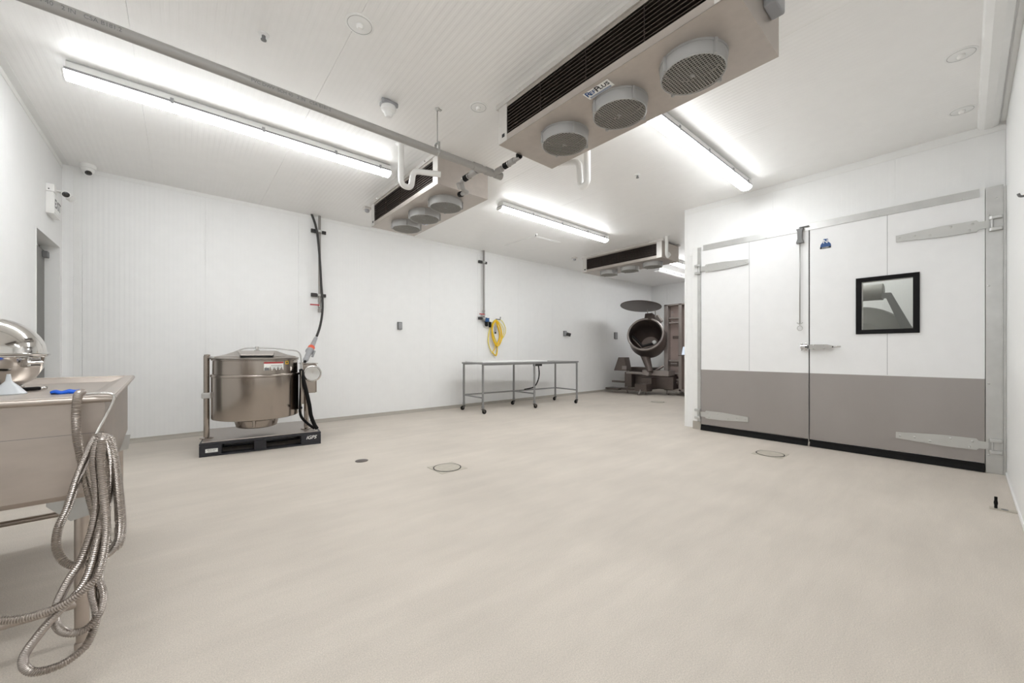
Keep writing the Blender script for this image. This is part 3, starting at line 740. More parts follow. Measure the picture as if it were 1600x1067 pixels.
def service_drop(x, z0, label, wallx=None):
    t = empty('service_pipe', (x, YB - .07, z0), 0, label, 'pipe', 'vertical wall service pipes')
    H_ = ZC - z0
    MB().use('pipe').cyl((0, 0, .0), (0, 0, H_), .019, 14).build('pipe', parent=t)
    for z in (H_ - .25, .27 if H_ > 1.5 else .02):
        m = MB().use('galv').box((-.11, .045, z - .021), (.11, .069, z + .021), .002)
        m.use('cable').box((-.12, .012, z - .028), (-.03, .05, z + .03), .006).box((.045, .02, z - .025), (.105, .05, z + .025), .005)
        m.use('galv').box((-.028, -.026, z - .018), (.028, .045, z + .018), .004)
        m.build('strut_clamp', parent=t)
    m = MB().use('pipe').cyl((0, 0, -.01), (0, 0, .05), .026, 14).cyl((0, 0, .06), (0, 0, .14), .024, 14).cyl((0, 0, .15), (0, 0, .2), .026, 14)
    m.use('chrome').cyl((0, 0, .08), (0, 0, .12), .03, 16)
    v = m.build('ball_valve', parent=t)
    MB().use('red').box((-.15, -.045, .095), (-.01, -.036, .115), .003).build('valve_handle', parent=v, label='red lever')
    return t
service_drop(1.70, 1.80, 'vertical steel pipe with red handled valve on the back wall behind the kettle')
service_drop(4.99, 1.86, 'vertical steel pipe on the back wall above the table, next to the yellow hose')

# black power cable and orange-grey connector over the kettle
def cab_pts(L_): return [at(px, py, 1, y) for px, py, y in L_]
t = empty('power_cable', (0, 0, 0), 0, 'thick dark power cable hanging from the ceiling beside the first wall pipe', 'cable')
pts = cab_pts([(487, 336, 6.78), (493, 352, 6.75), (497, 375, 6.74), (500, 410, 6.74), (502, 445, 6.74), (504, 470, 6.72), (503.5, 490, 6.66), (500, 510, 6.52), (495, 525, 6.35)])
pts[0].z = ZC
MB().use('cable').tube(smooth_path(pts, 8), .0175, 12).build('cord', parent=t)
A = at(493.5, 528, 1, 6.30); B = at(474.5, 569, 1, 5.80)
d = (B - A); Ln = d.length; dn = d.normalized()
def al(s_): return A + d * s_
t = empty('power_connector', A, 0, 'grey industrial plug and socket with an orange red collar hanging above the kettle', 'connector')
def rel(m): m.bm.transform(Matrix.Translation(-A)); return m
m = MB().use('greyplastic').lathe([(.016, -.02), (.024, 0), (.026, .05), (.022, .055), (.026, .06), (.028, .09), (.030, .12), (.034, .24), (.038, .25), (.038, .27)], A, dn, 22)
rel(m).build('socket_body', parent=t)
m = MB().use('orange').lathe([(.038, .25), (.046, .26), (.046, .33), (.040, .335)], A, dn, 22)
rel(m).build('collar', parent=t, label='orange red locking collar')
m = MB().use('greyplastic').lathe([(.052, .335), (.054, .34), (.054, .37), (.044, .38), (.036, .40), (.034, .52), (.03, .53), (.034, .54), (.034, .58), (.022, .61)], A, dn, 22)
m.box((-.012, -.022, -.05), (.012, .022, .05), .008, T=frame(A + dn * .43 + Vector((.065, .0, -.0)), (1, 0, -.3), (.35, 0, 1)))
rel(m).build('plug_body', parent=t)
m = MB().use('rubber').tube([A + dn * .60, B + dn * .02], .018, 12)
rel(m).build('strain_relief', parent=t)

# yellow hose coil, regulator
o0 = Vector((5.2, YB, 1.6))
t = empty('air_hose', (5.25, YB - .06, 1.86), 0, 'coiled bright yellow air hose hanging on the back wall above the table', 'hose')
o0 = Vector(t.location)
def hose_loop(P, r, m_, yy):
    pts = smooth_path([at(px, py, 1, yy + (i % 3) * .008) - o0 for i, (px, py) in enumerate(P)], 8)
    return MB().use(m_).tube(pts, r, 8)
loops = [
    ([(774, 500), (769, 510), (770, 525), (774, 537), (778, 536), (781, 524), (778, 510), (774, 501), (770, 508), (769, 522), (772, 534), (777, 542)], .018, 'yellow', YB - .07),
    ([(776, 500), (771, 506), (769, 516), (771, 530), (776, 540), (781, 537), (784, 524), (781, 509), (776, 501)], .016, 'yellow', YB - .10),
    ([(772, 501), (766, 512), (763, 528), (764, 540), (769, 551), (775, 554), (777, 545), (776, 536), (772, 525), (769, 512), (773, 502)], .011, 'yellow_lt', YB - .04),
    ([(777, 499), (784, 501), (789, 510), (790, 518), (787, 526), (783, 530)], .008, 'yellow_lt', YB - .05),
    ([(776, 500), (783, 507), (787, 515), (786, 524), (782, 536), (779, 538)], .008, 'yellow_lt', YB - .07),
    ([(774, 534), (773, 545), (770, 550), (775, 556), (777, 548), (775, 536)], .010, 'yellow', YB - .06),
]
for P, r, m_, yy in loops: hose_loop(P, r, m_, yy).build('coil', parent=t)
h0 = at(775, 500, 1, YB) - o0
MB().use('midgrey').tube([(h0.x, .06, h0.z + .02), (h0.x, -.09, h0.z + .0), (h0.x, -.10, h0.z + .06)], .012, 8).build('wall_hook', parent=t)
g = at(774, 514, 1, YB - .16) - o0
MB().use('greyplastic').cyl(g + Vector((0, 0, -.07)), g + Vector((0, 0, .06)), .03, 14).use('rubber').cyl(g + Vector((0, 0, -.10)), g + Vector((0, 0, -.07)), .022, 12).build('nozzle', parent=t, label='grey hose end')
p = at(762, 503, 1, YB - .08)
t = empty('air_regulator', p, 0, 'blue and black air filter regulator between wall pipe and yellow hose', 'regulator')
MB().use('bluep').box((-.07, -.04, .0), (.03, .04, .085), .012).build('body', parent=t)
MB().use('label').lathe([(.045, 0), (.045, .02), (.04, .022)], (.05, -.04, .045), (0, -1, 0), 20).build('gauge', parent=t)
MB().use('rubber').lathe([(.035, 0), (.036, .08), (.025, .10)], (-.03, 0, .002), (0, 0, -1), 16).lathe([(.03, 0), (.03, .1), (.02, .115)], (.06, 0, .0), (0, 0, -1), 16).build('bowl', parent=t)
MB().use('pipe').cyl((-.14, 0, .03), (.1, 0, .03), .014, 10).box((-.03, .04, .02), (.03, .079, .06)).build('pipe_fitting', parent=t)

# ------------------------------------------------------------------ long castor table
A = Vector((4.245, 5.80, 0)); ang = math.atan2(5.67 - 5.80, 6.755 - 4.245)
LT, WT, HT = 2.515, .69, .95
t = empty('work_table', A, ang, 'long six legged steel table on castors standing against the back wall', 'table')
m = MB().use('table').box((-.03, -.03, HT - .032), (LT + .03, WT + .03, HT), .004)
m.build('tabletop', parent=t)
for x in (0, LT / 2, LT):
    for y in (0, WT):
        l_ = MB().use('table').cyl((x, y, .12), (x, y, HT - .032), .021, 16).cyl((x, y, .105), (x, y, .15), .025, 16).build('leg', parent=t)
        c_ = MB().use('castor')
        sg = random.choice((-1, 1)) * .03
        c_.cyl((x, y, .09), (x, y, .125), .012, 10).box((x - .03, y - .02, .085), (x + .03, y + .02, .092), .002)
        for s_ in (-1, 1): c_.prism([(x - .022, .088), (x + .03, .088), (x + sg + .014, .03), (x + sg - .014, .03)], y + s_ * .017 - .0015, y + s_ * .017 + .0015, 1)
        c_.use('rubber').lathe([(.038, -.014), (.0415, -.010), (.0415, .010), (.038, .014)], (x + sg, y, .042), (0, 1, 0), 20)
        c_.use('chrome').lathe([(.014, -.013), (.014, .013)], (x + sg, y, .042), (0, 1, 0), 12)
        c_.build('castor', parent=l_)
m = MB().use('table')
for y0 in (WT,): m.cyl((0, y0, .30), (LT, y0, .30), .015, 12)
m.build('stretcher', parent=t)
for x in (0, LT / 2, LT): MB().use('table').cyl((x, 0, .30), (x, WT, .30), .015, 12).build('stretcher', parent=t)
for y in (0.01, WT): MB().use('table').box((0, y - .012, HT - .05), (LT, y + .012, HT - .03)).build('top_rail', parent=t)
m = MB().use('cable').box((1.32, .02, HT - .09), (1.49, .12, HT - .05), .004)
m.build('clamp', parent=t)
m = MB().use('rubber').tube(smooth_path([(1.44, .08, HT - .08), (1.45, .07, .7), (1.46, .12, .55), (1.5, .3, .4), (1.54, WT - .03, .32)], 8), .012, 8)
m.build('hanging_strap', parent=t)
b_ = MB().use('white_board').box((.0, .0, 0), (1.62, .64, .022), .004)
b_ = b_.build('cutting_board')
b_.location = A + Vector((math.cos(ang) * -.0, .0, HT + .001)); b_.rotation_euler = (0, 0, ang)
tag(b_, 'white cutting board covering the left half of the castor table', 'cutting board')

# ------------------------------------------------------------------ pallet and tilting kettle
PA = Vector((.145, 5.41, 0)); pang = math.radians(-7)
t = empty('pallet', PA, pang, 'black plastic pallet on the floor under the steam kettle', 'pallet')
PW, PD, PH = 1.2, 1.0, .15
m = MB().use('pallet').box((0, 0, PH - .028), (PW, PD, PH), .006)
m.build('deck', parent=t)
for x0, x1 in ((0, .20), (.50, .62), (.98, PW)):
    for y0, y1 in ((0, .12), (.44, .56), (.88, PD)):
        MB().use('pallet').box((x0, y0, .018), (x1, y1, PH - .028), .006).build('block', parent=t)
for y0, y1 in ((0, .12), (.44, .56), (.88, PD)):
    MB().use('pallet').box((.0, y0, 0), (PW, y1, .0178), .004).build('runner', parent=t)
for x0, x1 in ((0, .12), (1.08, PW)):
    MB().use('pallet').box((x0, .12, 0), (x1, .88, .0176), .004).build('runner', parent=t)
l_ = MB().use('label').box((.055, -.0018, .045), (.165, .0, .085), .0).build('paper_label', parent=t, label='small white paper label')
for z, s_ in ((.073, .016), (.058, .012)): text('48X40 GMA', s_, 'ink', frame((.11, -.0022, z), (1, 0, 0), (0, -1, 0)), l_)
text('iGPS', .058, 'label', frame((1.09, -.001, .09), (1, 0, 0), (0, -1, 0)), t, bold=.001, shear=.3)

KZ = PH
t = empty('steam_kettle', PA + Vector((0, 0, KZ)), pang, 'large stainless steel tilting steam kettle with lid and side console on a pallet', 'kettle')
MB().use('steel_h').box((.02, .015, .001), (1.17, .92, .012), .003).build('base_plate', parent=t)
cu_, cv_ = .528, .27          # kettle axis in the local frame
def post(x, y, z1, r=.028):
    m = MB().use('kettle').cyl((x, y, .012), (x, y, z1), r, 22).lathe([(.065, .012), (.065, .02), (.04, .03)], (x, y, 0), (0, 0, 1), 22)
    return m.build('post', parent=t)
post(.045, .25, .955); post(1.06, .25, .55)
Rk = .445
def zz(z): return z - KZ
prof = [(0, zz(.37)), (.30, zz(.365)), (Rk - .03, zz(.372)), (Rk - .004, zz(.38)), (Rk, zz(.39)), (Rk, zz(.86)), (Rk + .006, zz(.865)), (Rk + .008, zz(.88)), (Rk + .003, zz(.892)), (Rk - .01, zz(.897)), (Rk - .012, zz(1.05)), (Rk - .0, zz(1.055)), (Rk + .0, zz(1.066)), (Rk - .02, zz(1.07)), (0, zz(1.07))]
MB().use('kettle').lathe(prof, (cu_, cv_, 0), (0, 0, 1), 64).build('kettle_body', parent=t)
MB().use('kettle').lathe([(.19, zz(.25)), (.21, zz(.26)), (.23, zz(.34)), (.27, zz(.366))], (cu_, cv_, 0), (0, 0, 1), 40).build('bottom_sump', parent=t)
for a in (.8, 2.3, 4.6): MB().use('kettle').cyl((cu_ + .27 * math.cos(a), cv_ + .27 * math.sin(a), zz(.28)), (cu_ + .27 * math.cos(a), cv_ + .27 * math.sin(a), zz(.37)), .016, 12).build('drain_stub', parent=t)
# lid with faceted raised centre
m = MB().use('steel').lathe([(Rk + .004, zz(1.071)), (Rk + .004, zz(1.082)), (Rk - .02, zz(1.092)), (.10, zz(1.158)), (0, zz(1.16))], (cu_, cv_, 0), (0, 0, 1), 56)
lid = m.build('lid', parent=t)
m = MB().use('steel')   # raised hood plate on the front of the lid
top = [(-.15, -.405, zz(1.122)), (.15, -.405, zz(1.122)), (.19, -.10, zz(1.168)), (-.19, -.10, zz(1.168))]
bot = [(-.155, -.41, zz(1.112)), (.155, -.41, zz(1.112)), (.20, -.10, zz(1.13)), (-.20, -.10, zz(1.13))]
tv = [m.bm.verts.new((cu_ + x, cv_ + y, z)) for x, y, z in top]; bv = [m.bm.verts.new((cu_ + x, cv_ + y, z)) for x, y, z in bot]
m._f(tv); m._f(bv[::-1])
for q in range(4): m._f([tv[q], bv[q], bv[(q + 1) % 4], tv[(q + 1) % 4]])
for s_ in (-1, 1):      # folded lid wings beside it
    A_ = [(s_ * .16, -.40, zz(1.102)), (s_ * .40, -.18, zz(1.098)), (s_ * .30, -.02, zz(1.125)), (s_ * .19, -.10, zz(1.166))]
    va = [m.bm.verts.new((cu_ + x, cv_ + y, z + .001)) for x, y, z in A_]; vb = [m.bm.verts.new((cu_ + x, cv_ + y, z - .012)) for x, y, z in A_]
    m._f(va); m._f(vb[::-1])
    for q in range(4): m._f([va[q], vb[q], vb[(q + 1) % 4], va[(q + 1) % 4]])
hd = m.build('lid_hood', parent=lid)
MB().use('dark').box((cu_ - .148, cv_ - .412, zz(1.092)), (cu_ + .148, cv_ - .37, zz(1.1115))).build('hood_slot', parent=lid)
m = MB().use('chrome').lathe([(.03, zz(1.16)), (.03, zz(1.175)), (.016, zz(1.18)), (.016, zz(1.195)), (.02, zz(1.197)), (.02, zz(1.215)), (0, zz(1.216))], (cu_, cv_, 0), (0, 0, 1), 18)
m.build('lid_knob', parent=lid)
zt_ = zz(1.20)
m = MB().use('rod')
m.tube(fillet([(.09, .25, zz(1.083)), (.20, .255, zz(1.095)), (cu_ - .12, cv_, zt_), (cu_ + .15, cv_, zt_), (.955, .18, zz(1.165)), (.985, .12, zz(1.12)), (1.0, .05, zz(.86))], .04), .008, 8)
m.build('lid_linkage', parent=t)
MB().use('rod').tube([(.06, .25, zz(1.085)), (.14, .25, zz(1.08))], .017, 10).build('lid_hinge', parent=t)
MB().use('kettle').lathe([(.029, 0), (.029, .015), (.0, .022)], (.05, .25, .955), (0, 0, 1), 20).build('post_cap', parent=t)
# left trunnion
m = MB().use('galv').box((0, .205, zz(.62)), (.092, .295, zz(.685)), .012)
m.build('trunnion_block', parent=t, label='bright cast trunnion collar')
m = MB().use('kettle').cyl((.1, .25, zz(.65)), (.135, .255, zz(.65)), .03, 16).box((.09, .16, zz(.43)), (.105, .34, zz(.70)), .004)
m.build('side_bracket', parent=t)
# right console
m = MB().use('kettle').box((.99, .10, zz(.50)), (1.02, .34, zz(1.02)), .006).box((.978, .02, zz(.42)), (.99, .26, zz(.92)), .004)
m.build('console_arm', parent=t)
m = MB().use('kettle').box((.995, .14, zz(.63)), (1.16, .38, zz(1.0)), .008).box((.98, .12, zz(1.0)), (1.18, .40, zz(1.008)), .002).box((1.155, .15, zz(.635)), (1.17, .39, zz(.99)), .003)
m.build('console', parent=t)
dn = Vector((-.1, -1, .02)).normalized()
m = MB().use('chrome').lathe([(.10, -.03), (.10, .03), (.104, .04), (.098, .05), (.09, .052), (.085, .046), (0, .040)], (1.115, .10, zz(.88)), dn, 40)
m.build('dial_housing', parent=t, label='round spun steel cap')
m = MB().use('rubber').tube(smooth_path([(.985, .08, zz(.93)), (.995, .04, zz(.86)), (1.03, .02, zz(.70)), (1.07, .02, zz(.50)), (1.09, .03, zz(.36)), (1.13, .04, zz(.24)), (1.16, .05, zz(.185))], 8), .023, 12)
m.build('power_lead', parent=t)
m = MB().use('rubber').tube(smooth_path([(.99, .14, zz(.7)), (.98, .12, zz(.5)), (.985, .11, zz(.36)), (1.05, .12, zz(.26)), (1.14, .13, zz(.175))], 8), .016, 10)
m.build('power_lead', parent=t)
# warning labels curved on the upper band
def curved_label(u0, u1, z0, z1, m_, name, dr=.001, rr=Rk - .012):
    m = MB().use(m_); n = 8
    vs = []
    for q in range(n + 1):
        a = u0 + (u1 - u0) * q / n
        vs.append([m.bm.verts.new((cu_ + (rr + dr) * math.cos(a), cv_ + (rr + dr) * math.sin(a), zz(z))) for z in (z0, z1)])
    for a_, b2 in zip(vs, vs[1:]): m._f([a_[0], b2[0], b2[1], a_[1]])
    return m.build(name, parent=t)
curved_label(-1.42, -.93, .935, 1.035, 'label', 'warning_label')
curved_label(-1.42, -.93, 1.018, 1.035, 'red', 'warning_stripe', .0016)
curved_label(-1.41, -1.30, .94, .97, 'midgrey', 'label_print', .0016)
curved_label(-1.26, -.96, .992, .998, 'midgrey', 'label_print', .0016)
curved_label(-1.26, -.96, .975, .98, 'midgrey', 'label_print', .0016)
curved_label(-1.26, -.96, .955, .961, 'midgrey', 'label_print', .0016)
curved_label(-.86, -.76, 1.005, 1.045, 'yellow', 'caution_label')
curved_label(-.835, -.785, 1.013, 1.037, 'ink', 'caution_symbol', .0016)
MB().use('rubber').cyl((.96, -.02, zz(.47)), (.985, -.035, zz(.47)), .014, 10).build('stop_button', parent=t)

# ------------------------------------------------------------------ steel sink at the left
SR = math.radians(2.0)
SO = Vector((-.193, 2.10, 0))
sink = empty('steel_sink', SO, SR, 'worn stainless steel sink table on legs along the left wall', 'sink')
SW, SL, SH = .80, 1.70, .988
m = MB().use('sink')
zr = SH - .034
# flat rolled rim
m.box((-SW, 0, SH - .012), (-.0, .045, SH), .004); m.box((-SW, SL - .045, SH - .012), (0, SL, SH), .004)
m.box((-.045, .04, SH - .012), (0, SL - .04, SH), .004); m.box((-SW, .04, SH - .012), (-SW + .045, SL - .04, SH), .004)
m.cyl((-SW, .006, SH - .014), (-.006, .006, SH - .014), .0125, 12); m.cyl((-.008, .006, SH - .014), (-.008, SL, SH - .014), .0125, 12)
m.build('rim', parent=sink)
m = MB().use('sink')
i0, i1, j0, j1 = -SW + .045, -.045, .045, SL - .045
v1 = [m.bm.verts.new(p) for p in ((i0, j0, SH - .006), (i1, j0, SH - .006), (i1, j1, SH - .006), (i0, j1, SH - .006))]
v2 = [m.bm.verts.new(p) for p in ((i0 + .03, j0 + .02, zr), (i1 - .06, j0 + .02, zr), (i1 - .06, j1 - .06, zr), (i0 + .03, j1 - .06, zr))]
v3 = [m.bm.verts.new((v.co.x, v.co.y, zr - .006)) for v in v2]
for q in range(4): m._f([v1[q], v1[(q + 1) % 4], v2[(q + 1) % 4], v2[q]])
m._f(v2)
m.build('drainboard', parent=sink)
m = MB().use('sink')
zbn = .60
bo = [(-SW + .03, .06), (-.03, .06), (-.03, SL - .06), (-SW + .03, SL - .06)]
a_ = [m.bm.verts.new((x, y, SH - .02)) for x, y in bo]
b2 = [m.bm.verts.new((x, y, zbn + .02)) for x, y in bo]
ins = [(-SW + .06, .075), (-.075, .075), (-.075, SL - .10), (-SW + .06, SL - .10)]
c_ = [m.bm.verts.new((x, y, zbn - .0)) for x, y in ins]
for q in range(4):
    m._f([a_[q], a_[(q + 1) % 4], b2[(q + 1) % 4], b2[q]]); m._f([b2[q], b2[(q + 1) % 4], c_[(q + 1) % 4], c_[q]])
m._f(c_)
m.build('basin', parent=sink)
MB().use('midgrey').box((-SW + .03, .0592, .842), (-.032, .0602, .8435)).build('weld_line', parent=sink)
for x, y in ((-.095, .12), (-.062, 1.42), (-SW + .09, .12), (-SW + .09, 1.42)):
    l_ = MB().use('sink').cyl((x, y, .075), (x, y, .60), .0205, 20).cyl((x, y, .0), (x, y, .085), .016, 16).lathe([(.02, .0), (.021, .03), (.018, .035)], (x, y, 0), (0, 0, 1), 16)
    l_ = l_.build('leg', parent=sink)
    MB().use('galv').prism([(x - .085, .62), (x + .055, .62), (x + .045, .53), (x - .025, .515), (x - .085, .585)], y - .034, y - .028, 1).box((x - .03, y - .03, .53), (x + .03, y + .03, .60), .004).build('gusset', parent=l_)
for y in (.12, 1.42): MB().use('sink').cyl((-.095, y, .185), (-SW + .09, y, .185), .0165, 16).build('cross_rail', parent=sink)
MB().use('sink').cyl((-SW + .09, .12, .185), (-SW + .09, 1.42, .185), .0165, 16).build('side_rail', parent=sink)
MB().use('dark').box((-.033, 1.395, .535), (-.031, 1.44, .59)).build('bracket_slot', parent=sink)
# hook for the hose
hk = at(160, 615, 1, 2.085) - SO
m = MB().use('chrome')
pts = [at(px, py, 1, yy) for px, py, yy in ((135, 616, 2.10), (158, 614.5, 2.085), (174, 616, 2.085), (177.5, 624, 2.085), (165, 650, 2.075), (151, 676, 2.05), (146, 690, 2.03), (154, 697, 1.96), (166, 694, 1.94))]
hook = MB().use('chrome').tube(smooth_path(pts, 6), .0042, 8).build('hose_hook')
tag(hook, 'thin bent steel wire hook hung over the sink rim', 'hook')

# corrugated flexible metal hose
path = [
 (128, 612.5, 2.16), (122, 617, 2.10), (119, 640, 2.072), (120, 680, 2.07), (128, 722, 2.05), (139, 770, 2.0), (152, 816, 1.97), (164, 843, 1.955), (178, 856, 1.96), (188, 846, 1.975), (191, 818, 1.985), (187, 770, 1.99), (180, 720, 1.985), (171, 684, 1.975),
 (163, 700, 1.96), (165, 774, 1.93), (155, 832, 1.90), (138, 898, 1.885), (115, 933, 1.885), (86, 961, 1.89), (57, 996, 1.90), (37, 1027, 1.91), (42, 1046, 1.915), (63, 1049, 1.92), (100, 1036, 1.93), (130, 1013, 1.95), (144, 990, 1.97), (151, 961, 1.985), (144, 925, 1.99), (145, 880, 1.985), (152, 820, 1.985), (156, 760, 1.99), (156, 710, 1.99), (155, 682, 1.975),
 (146, 690, 1.985), (135, 714, 2.005), (120, 750, 2.02), (105, 795, 2.02), (92, 823, 2.015), (88, 852, 2.0), (98, 875, 1.98), (118, 884, 1.965), (144, 878, 1.955), (168, 866, 1.955), (183, 848, 1.94), (187, 820, 1.94), (184, 775, 1.95), (178, 715, 1.955), (166, 683, 1.955),
 (153, 690, 1.955), (147, 720, 1.95), (151, 770, 1.935), (146, 820, 1.92), (127, 875, 1.90), (109, 904, 1.90), (92, 938, 1.91), (85, 965, 1.925), (95, 984, 1.94), (115, 989, 1.955), (138, 980, 1.97), (156, 956, 1.985), (161, 930, 1.99), (155, 904, 1.99), (158, 870, 1.975), (163, 820, 1.965), (170, 770, 1.96), (172, 720, 1.955), (161, 685, 1.94),
 (158, 720, 1.925), (162, 770, 1.91), (166, 830, 1.895), (156, 890, 1.88), (138, 915, 1.87), (109, 938, 1.865), (72, 956, 1.87), (29, 967, 1.88), (-15, 970, 1.89), (-60, 968, 1.90), (-110, 960, 1.92)]
pts = smooth_path([at(*p[:2], 1, p[2]) for p in path], 6)
# resample with even spacing for the corrugation
def resample(P, step):
    out = [P[0]]; acc = 0
    for a_, b_ in zip(P, P[1:]):
        L_ = (b_ - a_).length
        while acc + L_ >= step:
            t_ = (step - acc) / L_
            a_ = a_.lerp(b_, t_); out.append(a_.copy()); L_ = (b_ - a_).length; acc = 0
        acc += L_
    return out
pts = resample(pts, .0030)
m = MB().use('steel').tube(pts, lambda i: .0128 if i % 2 else .0103, 10)
hose = m.build('flexible_hose'); tag(hose, 'long corrugated steel hose looped in a bundle over the sink end', 'hose')
for f in hose.data.polygons: f.use_smooth = True

# things on the sink
zs = SH - .034
t = empty('chafing_dish', (-.775, 3.31, zs), 0, 'polished stainless round chafing dish with domed roll top lid on the sink', 'dish')
m = MB().use('polished').lathe([(.08, .012), (.12, .018), (.165, .05), (.195, .11), (.205, .168), (.212, .172), (.212, .176), (.2, .178)], (0, 0, 0), (0, 0, 1), 56)
m.build('water_pan', parent=t)
dome = [(.213, .18), (.212, .186)] + [(.208 * math.cos(a), .19 + .19 * math.sin(a)) for a in [PI / 2 * q / 14 for q in range(15)]]
m = MB().use('polished').lathe(dome, (0, 0, 0), (0, 0, 1), 56)
m.build('domed_lid', parent=t)
m = MB().use('chrome').tube([Vector((.214 * math.cos(a), .214 * math.sin(a), .183)) for a in [2 * PI * q / 60 for q in range(60)]], .006, 8, closed=True)
m.build('rim_ring', parent=t)
hd_ = Vector((.9, .0, 0)) 
m = MB().use('chrome').box((.195, -.03, .115), (.235, .03, .165), .008).cyl((.225, -.035, .14), (.225, .035, .14), .012, 12)
o = m.build('hinge', parent=t); o.rotation_euler = (0, 0, math.radians(-35))
for q in range(4):
    a = q * PI / 2 + .4
    MB().use('chrome').cyl((.12 * math.cos(a), .12 * math.sin(a), 0), (.11 * math.cos(a), .11 * math.sin(a), .02), .012, 10).build('foot', parent=t)
f0 = at(8, 618, 2, zs)
t = empty('funnel', f0 + Vector((-.005, .07, 0)), 0, 'milky white plastic funnel standing upside down on the sink', 'funnel')
MB().use('funnel').lathe([(.054, 0), (.056, .004), (.052, .008), (.032, .036), (.013, .058), (.010, .062), (.006, .094), (.0045, .094), (.0075, .06), (.03, .034), (.05, .005)], (0, 0, 0), (0, 0, 1), 30, caps=False).build('cone', parent=t)
b0 = at(100, 615, 2, zs)
m = MB().use('blue')
nx, ny = 14, 8; g = {}
for i in range(nx + 1):
    for j in range(ny + 1):
        x = -.045 + .09 * i / nx; y = -.05 + .10 * j / ny
        g[i, j] = m.bm.verts.new((x + .003 * math.sin(j * 1.3), y + .003 * math.sin(i), .010 + .003 * math.sin(i * .9) + .003 * math.cos(j * 1.1 + i * .3)))
for i in range(nx):
    for j in range(ny): m._f([g[i, j], g[i + 1, j], g[i + 1, j + 1], g[i, j + 1]], True)
bl = m.build('blue_cloth'); bl.location = b0 + Vector((0, .03, .001)); bl.rotation_euler = (0, 0, .1)
so = bl.modifiers.new('thick', 'SOLIDIFY'); so.thickness = .009; so.offset = -1
tag(bl, 'folded bright blue cloth lying near the sink rim', 'cloth')
s0 = at(48, 611, 2, zs)
t = empty('utility_knife', s0 + Vector((0, .02, .001)), math.radians(40), 'small black and yellow tool lying under the chafing dish edge', 'tool')
MB().use('rubber').box((-.05, -.010, 0), (.03, .010, .018), .006).build('handle', parent=t)
MB().use('yellow').box((-.075, -.010, .001), (-.051, .010, .015), .004).build('end_grip', parent=t)
MB().use('chrome').cyl((.03, 0, .009), (.055, 0, .009), .008, 10).build('tip', parent=t)
c0 = at(-4, 598, 2, zs)
t = empty('steel_cup', c0 + Vector((-.03, .05, 0)), 0, 'polished round steel cup at the picture edge beside the funnel', 'cup')
MB().use('polished').lathe([(.03, 0), (.045, .01), (.055, .04), (.05, .075), (.047, .076), (.05, .04), (.04, .012), (0, .008)], (0, 0, 0), (0, 0, 1), 30).build('bowl', parent=t)
tag(t, 'polished round steel cup at the picture edge beside the funnel', 'cup')

# ------------------------------------------------------------------ floor fittings
def square_drain(cx, cy, s_, rz, label):
    t = empty('floor_drain', (cx, cy, 0), rz, label, 'drain', 'square floor drains')
    MB().use('drain').box((-s_ / 2, -s_ / 2, .0003), (s_ / 2, s_ / 2, .003), .001).build('frame_plate', parent=t)
    MB().use('dark').lathe([(s_ * .475, .003), (s_ * .475, .0052), (s_ * .442, .0052), (s_ * .442, .003)], (0, 0, 0), (0, 0, 1), 44, caps=False).build('gap_ring', parent=t)
    MB().use('drain').lathe([(s_ * .441, .003), (s_ * .441, .0055), (0, .0055)], (0, 0, 0), (0, 0, 1), 44).build('cover', parent=t)
square_drain(2.01, 3.345, .29, 0, 'square steel floor drain with round cover in the middle of the floor')
square_drain(5.05, 1.43, .29, 0, 'square steel floor drain with round cover in front of the double door')
square_drain(8.34, 4.6, .30, 0, 'square floor drain far back in front of the drum machine')
t = empty('floor_cleanout', (1.45, 4.145, 0), 0, 'small round dark floor cleanout plug left of the middle drain', 'cleanout')
MB().use('mach').lathe([(.065, .0003), (.065, .003), (.06, .004), (0, .004)], (0, 0, 0), (0, 0, 1), 30).build('cover', parent=t)
p = at(1556, 795, 2, 0)
t = empty('floor_bolt_bracket', (p.x, p.y, 0), 0, 'small black pin and flat metal bracket on the floor by the right wall', 'bracket')
MB().use('rubber').cyl((0, 0, .004), (-.003, 0, .09), .008, 12).lathe([(.009, .03), (.011, .045), (.009, .06)], (0, 0, 0), (0, 0, 1), 12).build('pin', parent=t)
MB().use('drain').box((-.03, -.098, .0005), (.03, .03, .006), .001).build('plate', parent=t)
MB().use('midgrey').cyl((0, -.04, .006), (0, -.04, .0075), .018, 14).build('slot', parent=t)

# ------------------------------------------------------------------ far drum machine
MX = 9.75
def mp(px, py, x=MX): return at(px, py, 0, x)
dm = empty('drum_mixer', (9.9, 5.3, 0), 0, 'dark steel tilting drum mixer with open mouth, raised round lid and tall column', 'machine')
O = Vector(dm.location)
def rb(m, name, par=None, label=None): return m.build(name, parent=par or dm, T=Matrix.Translation(-O), label=label)
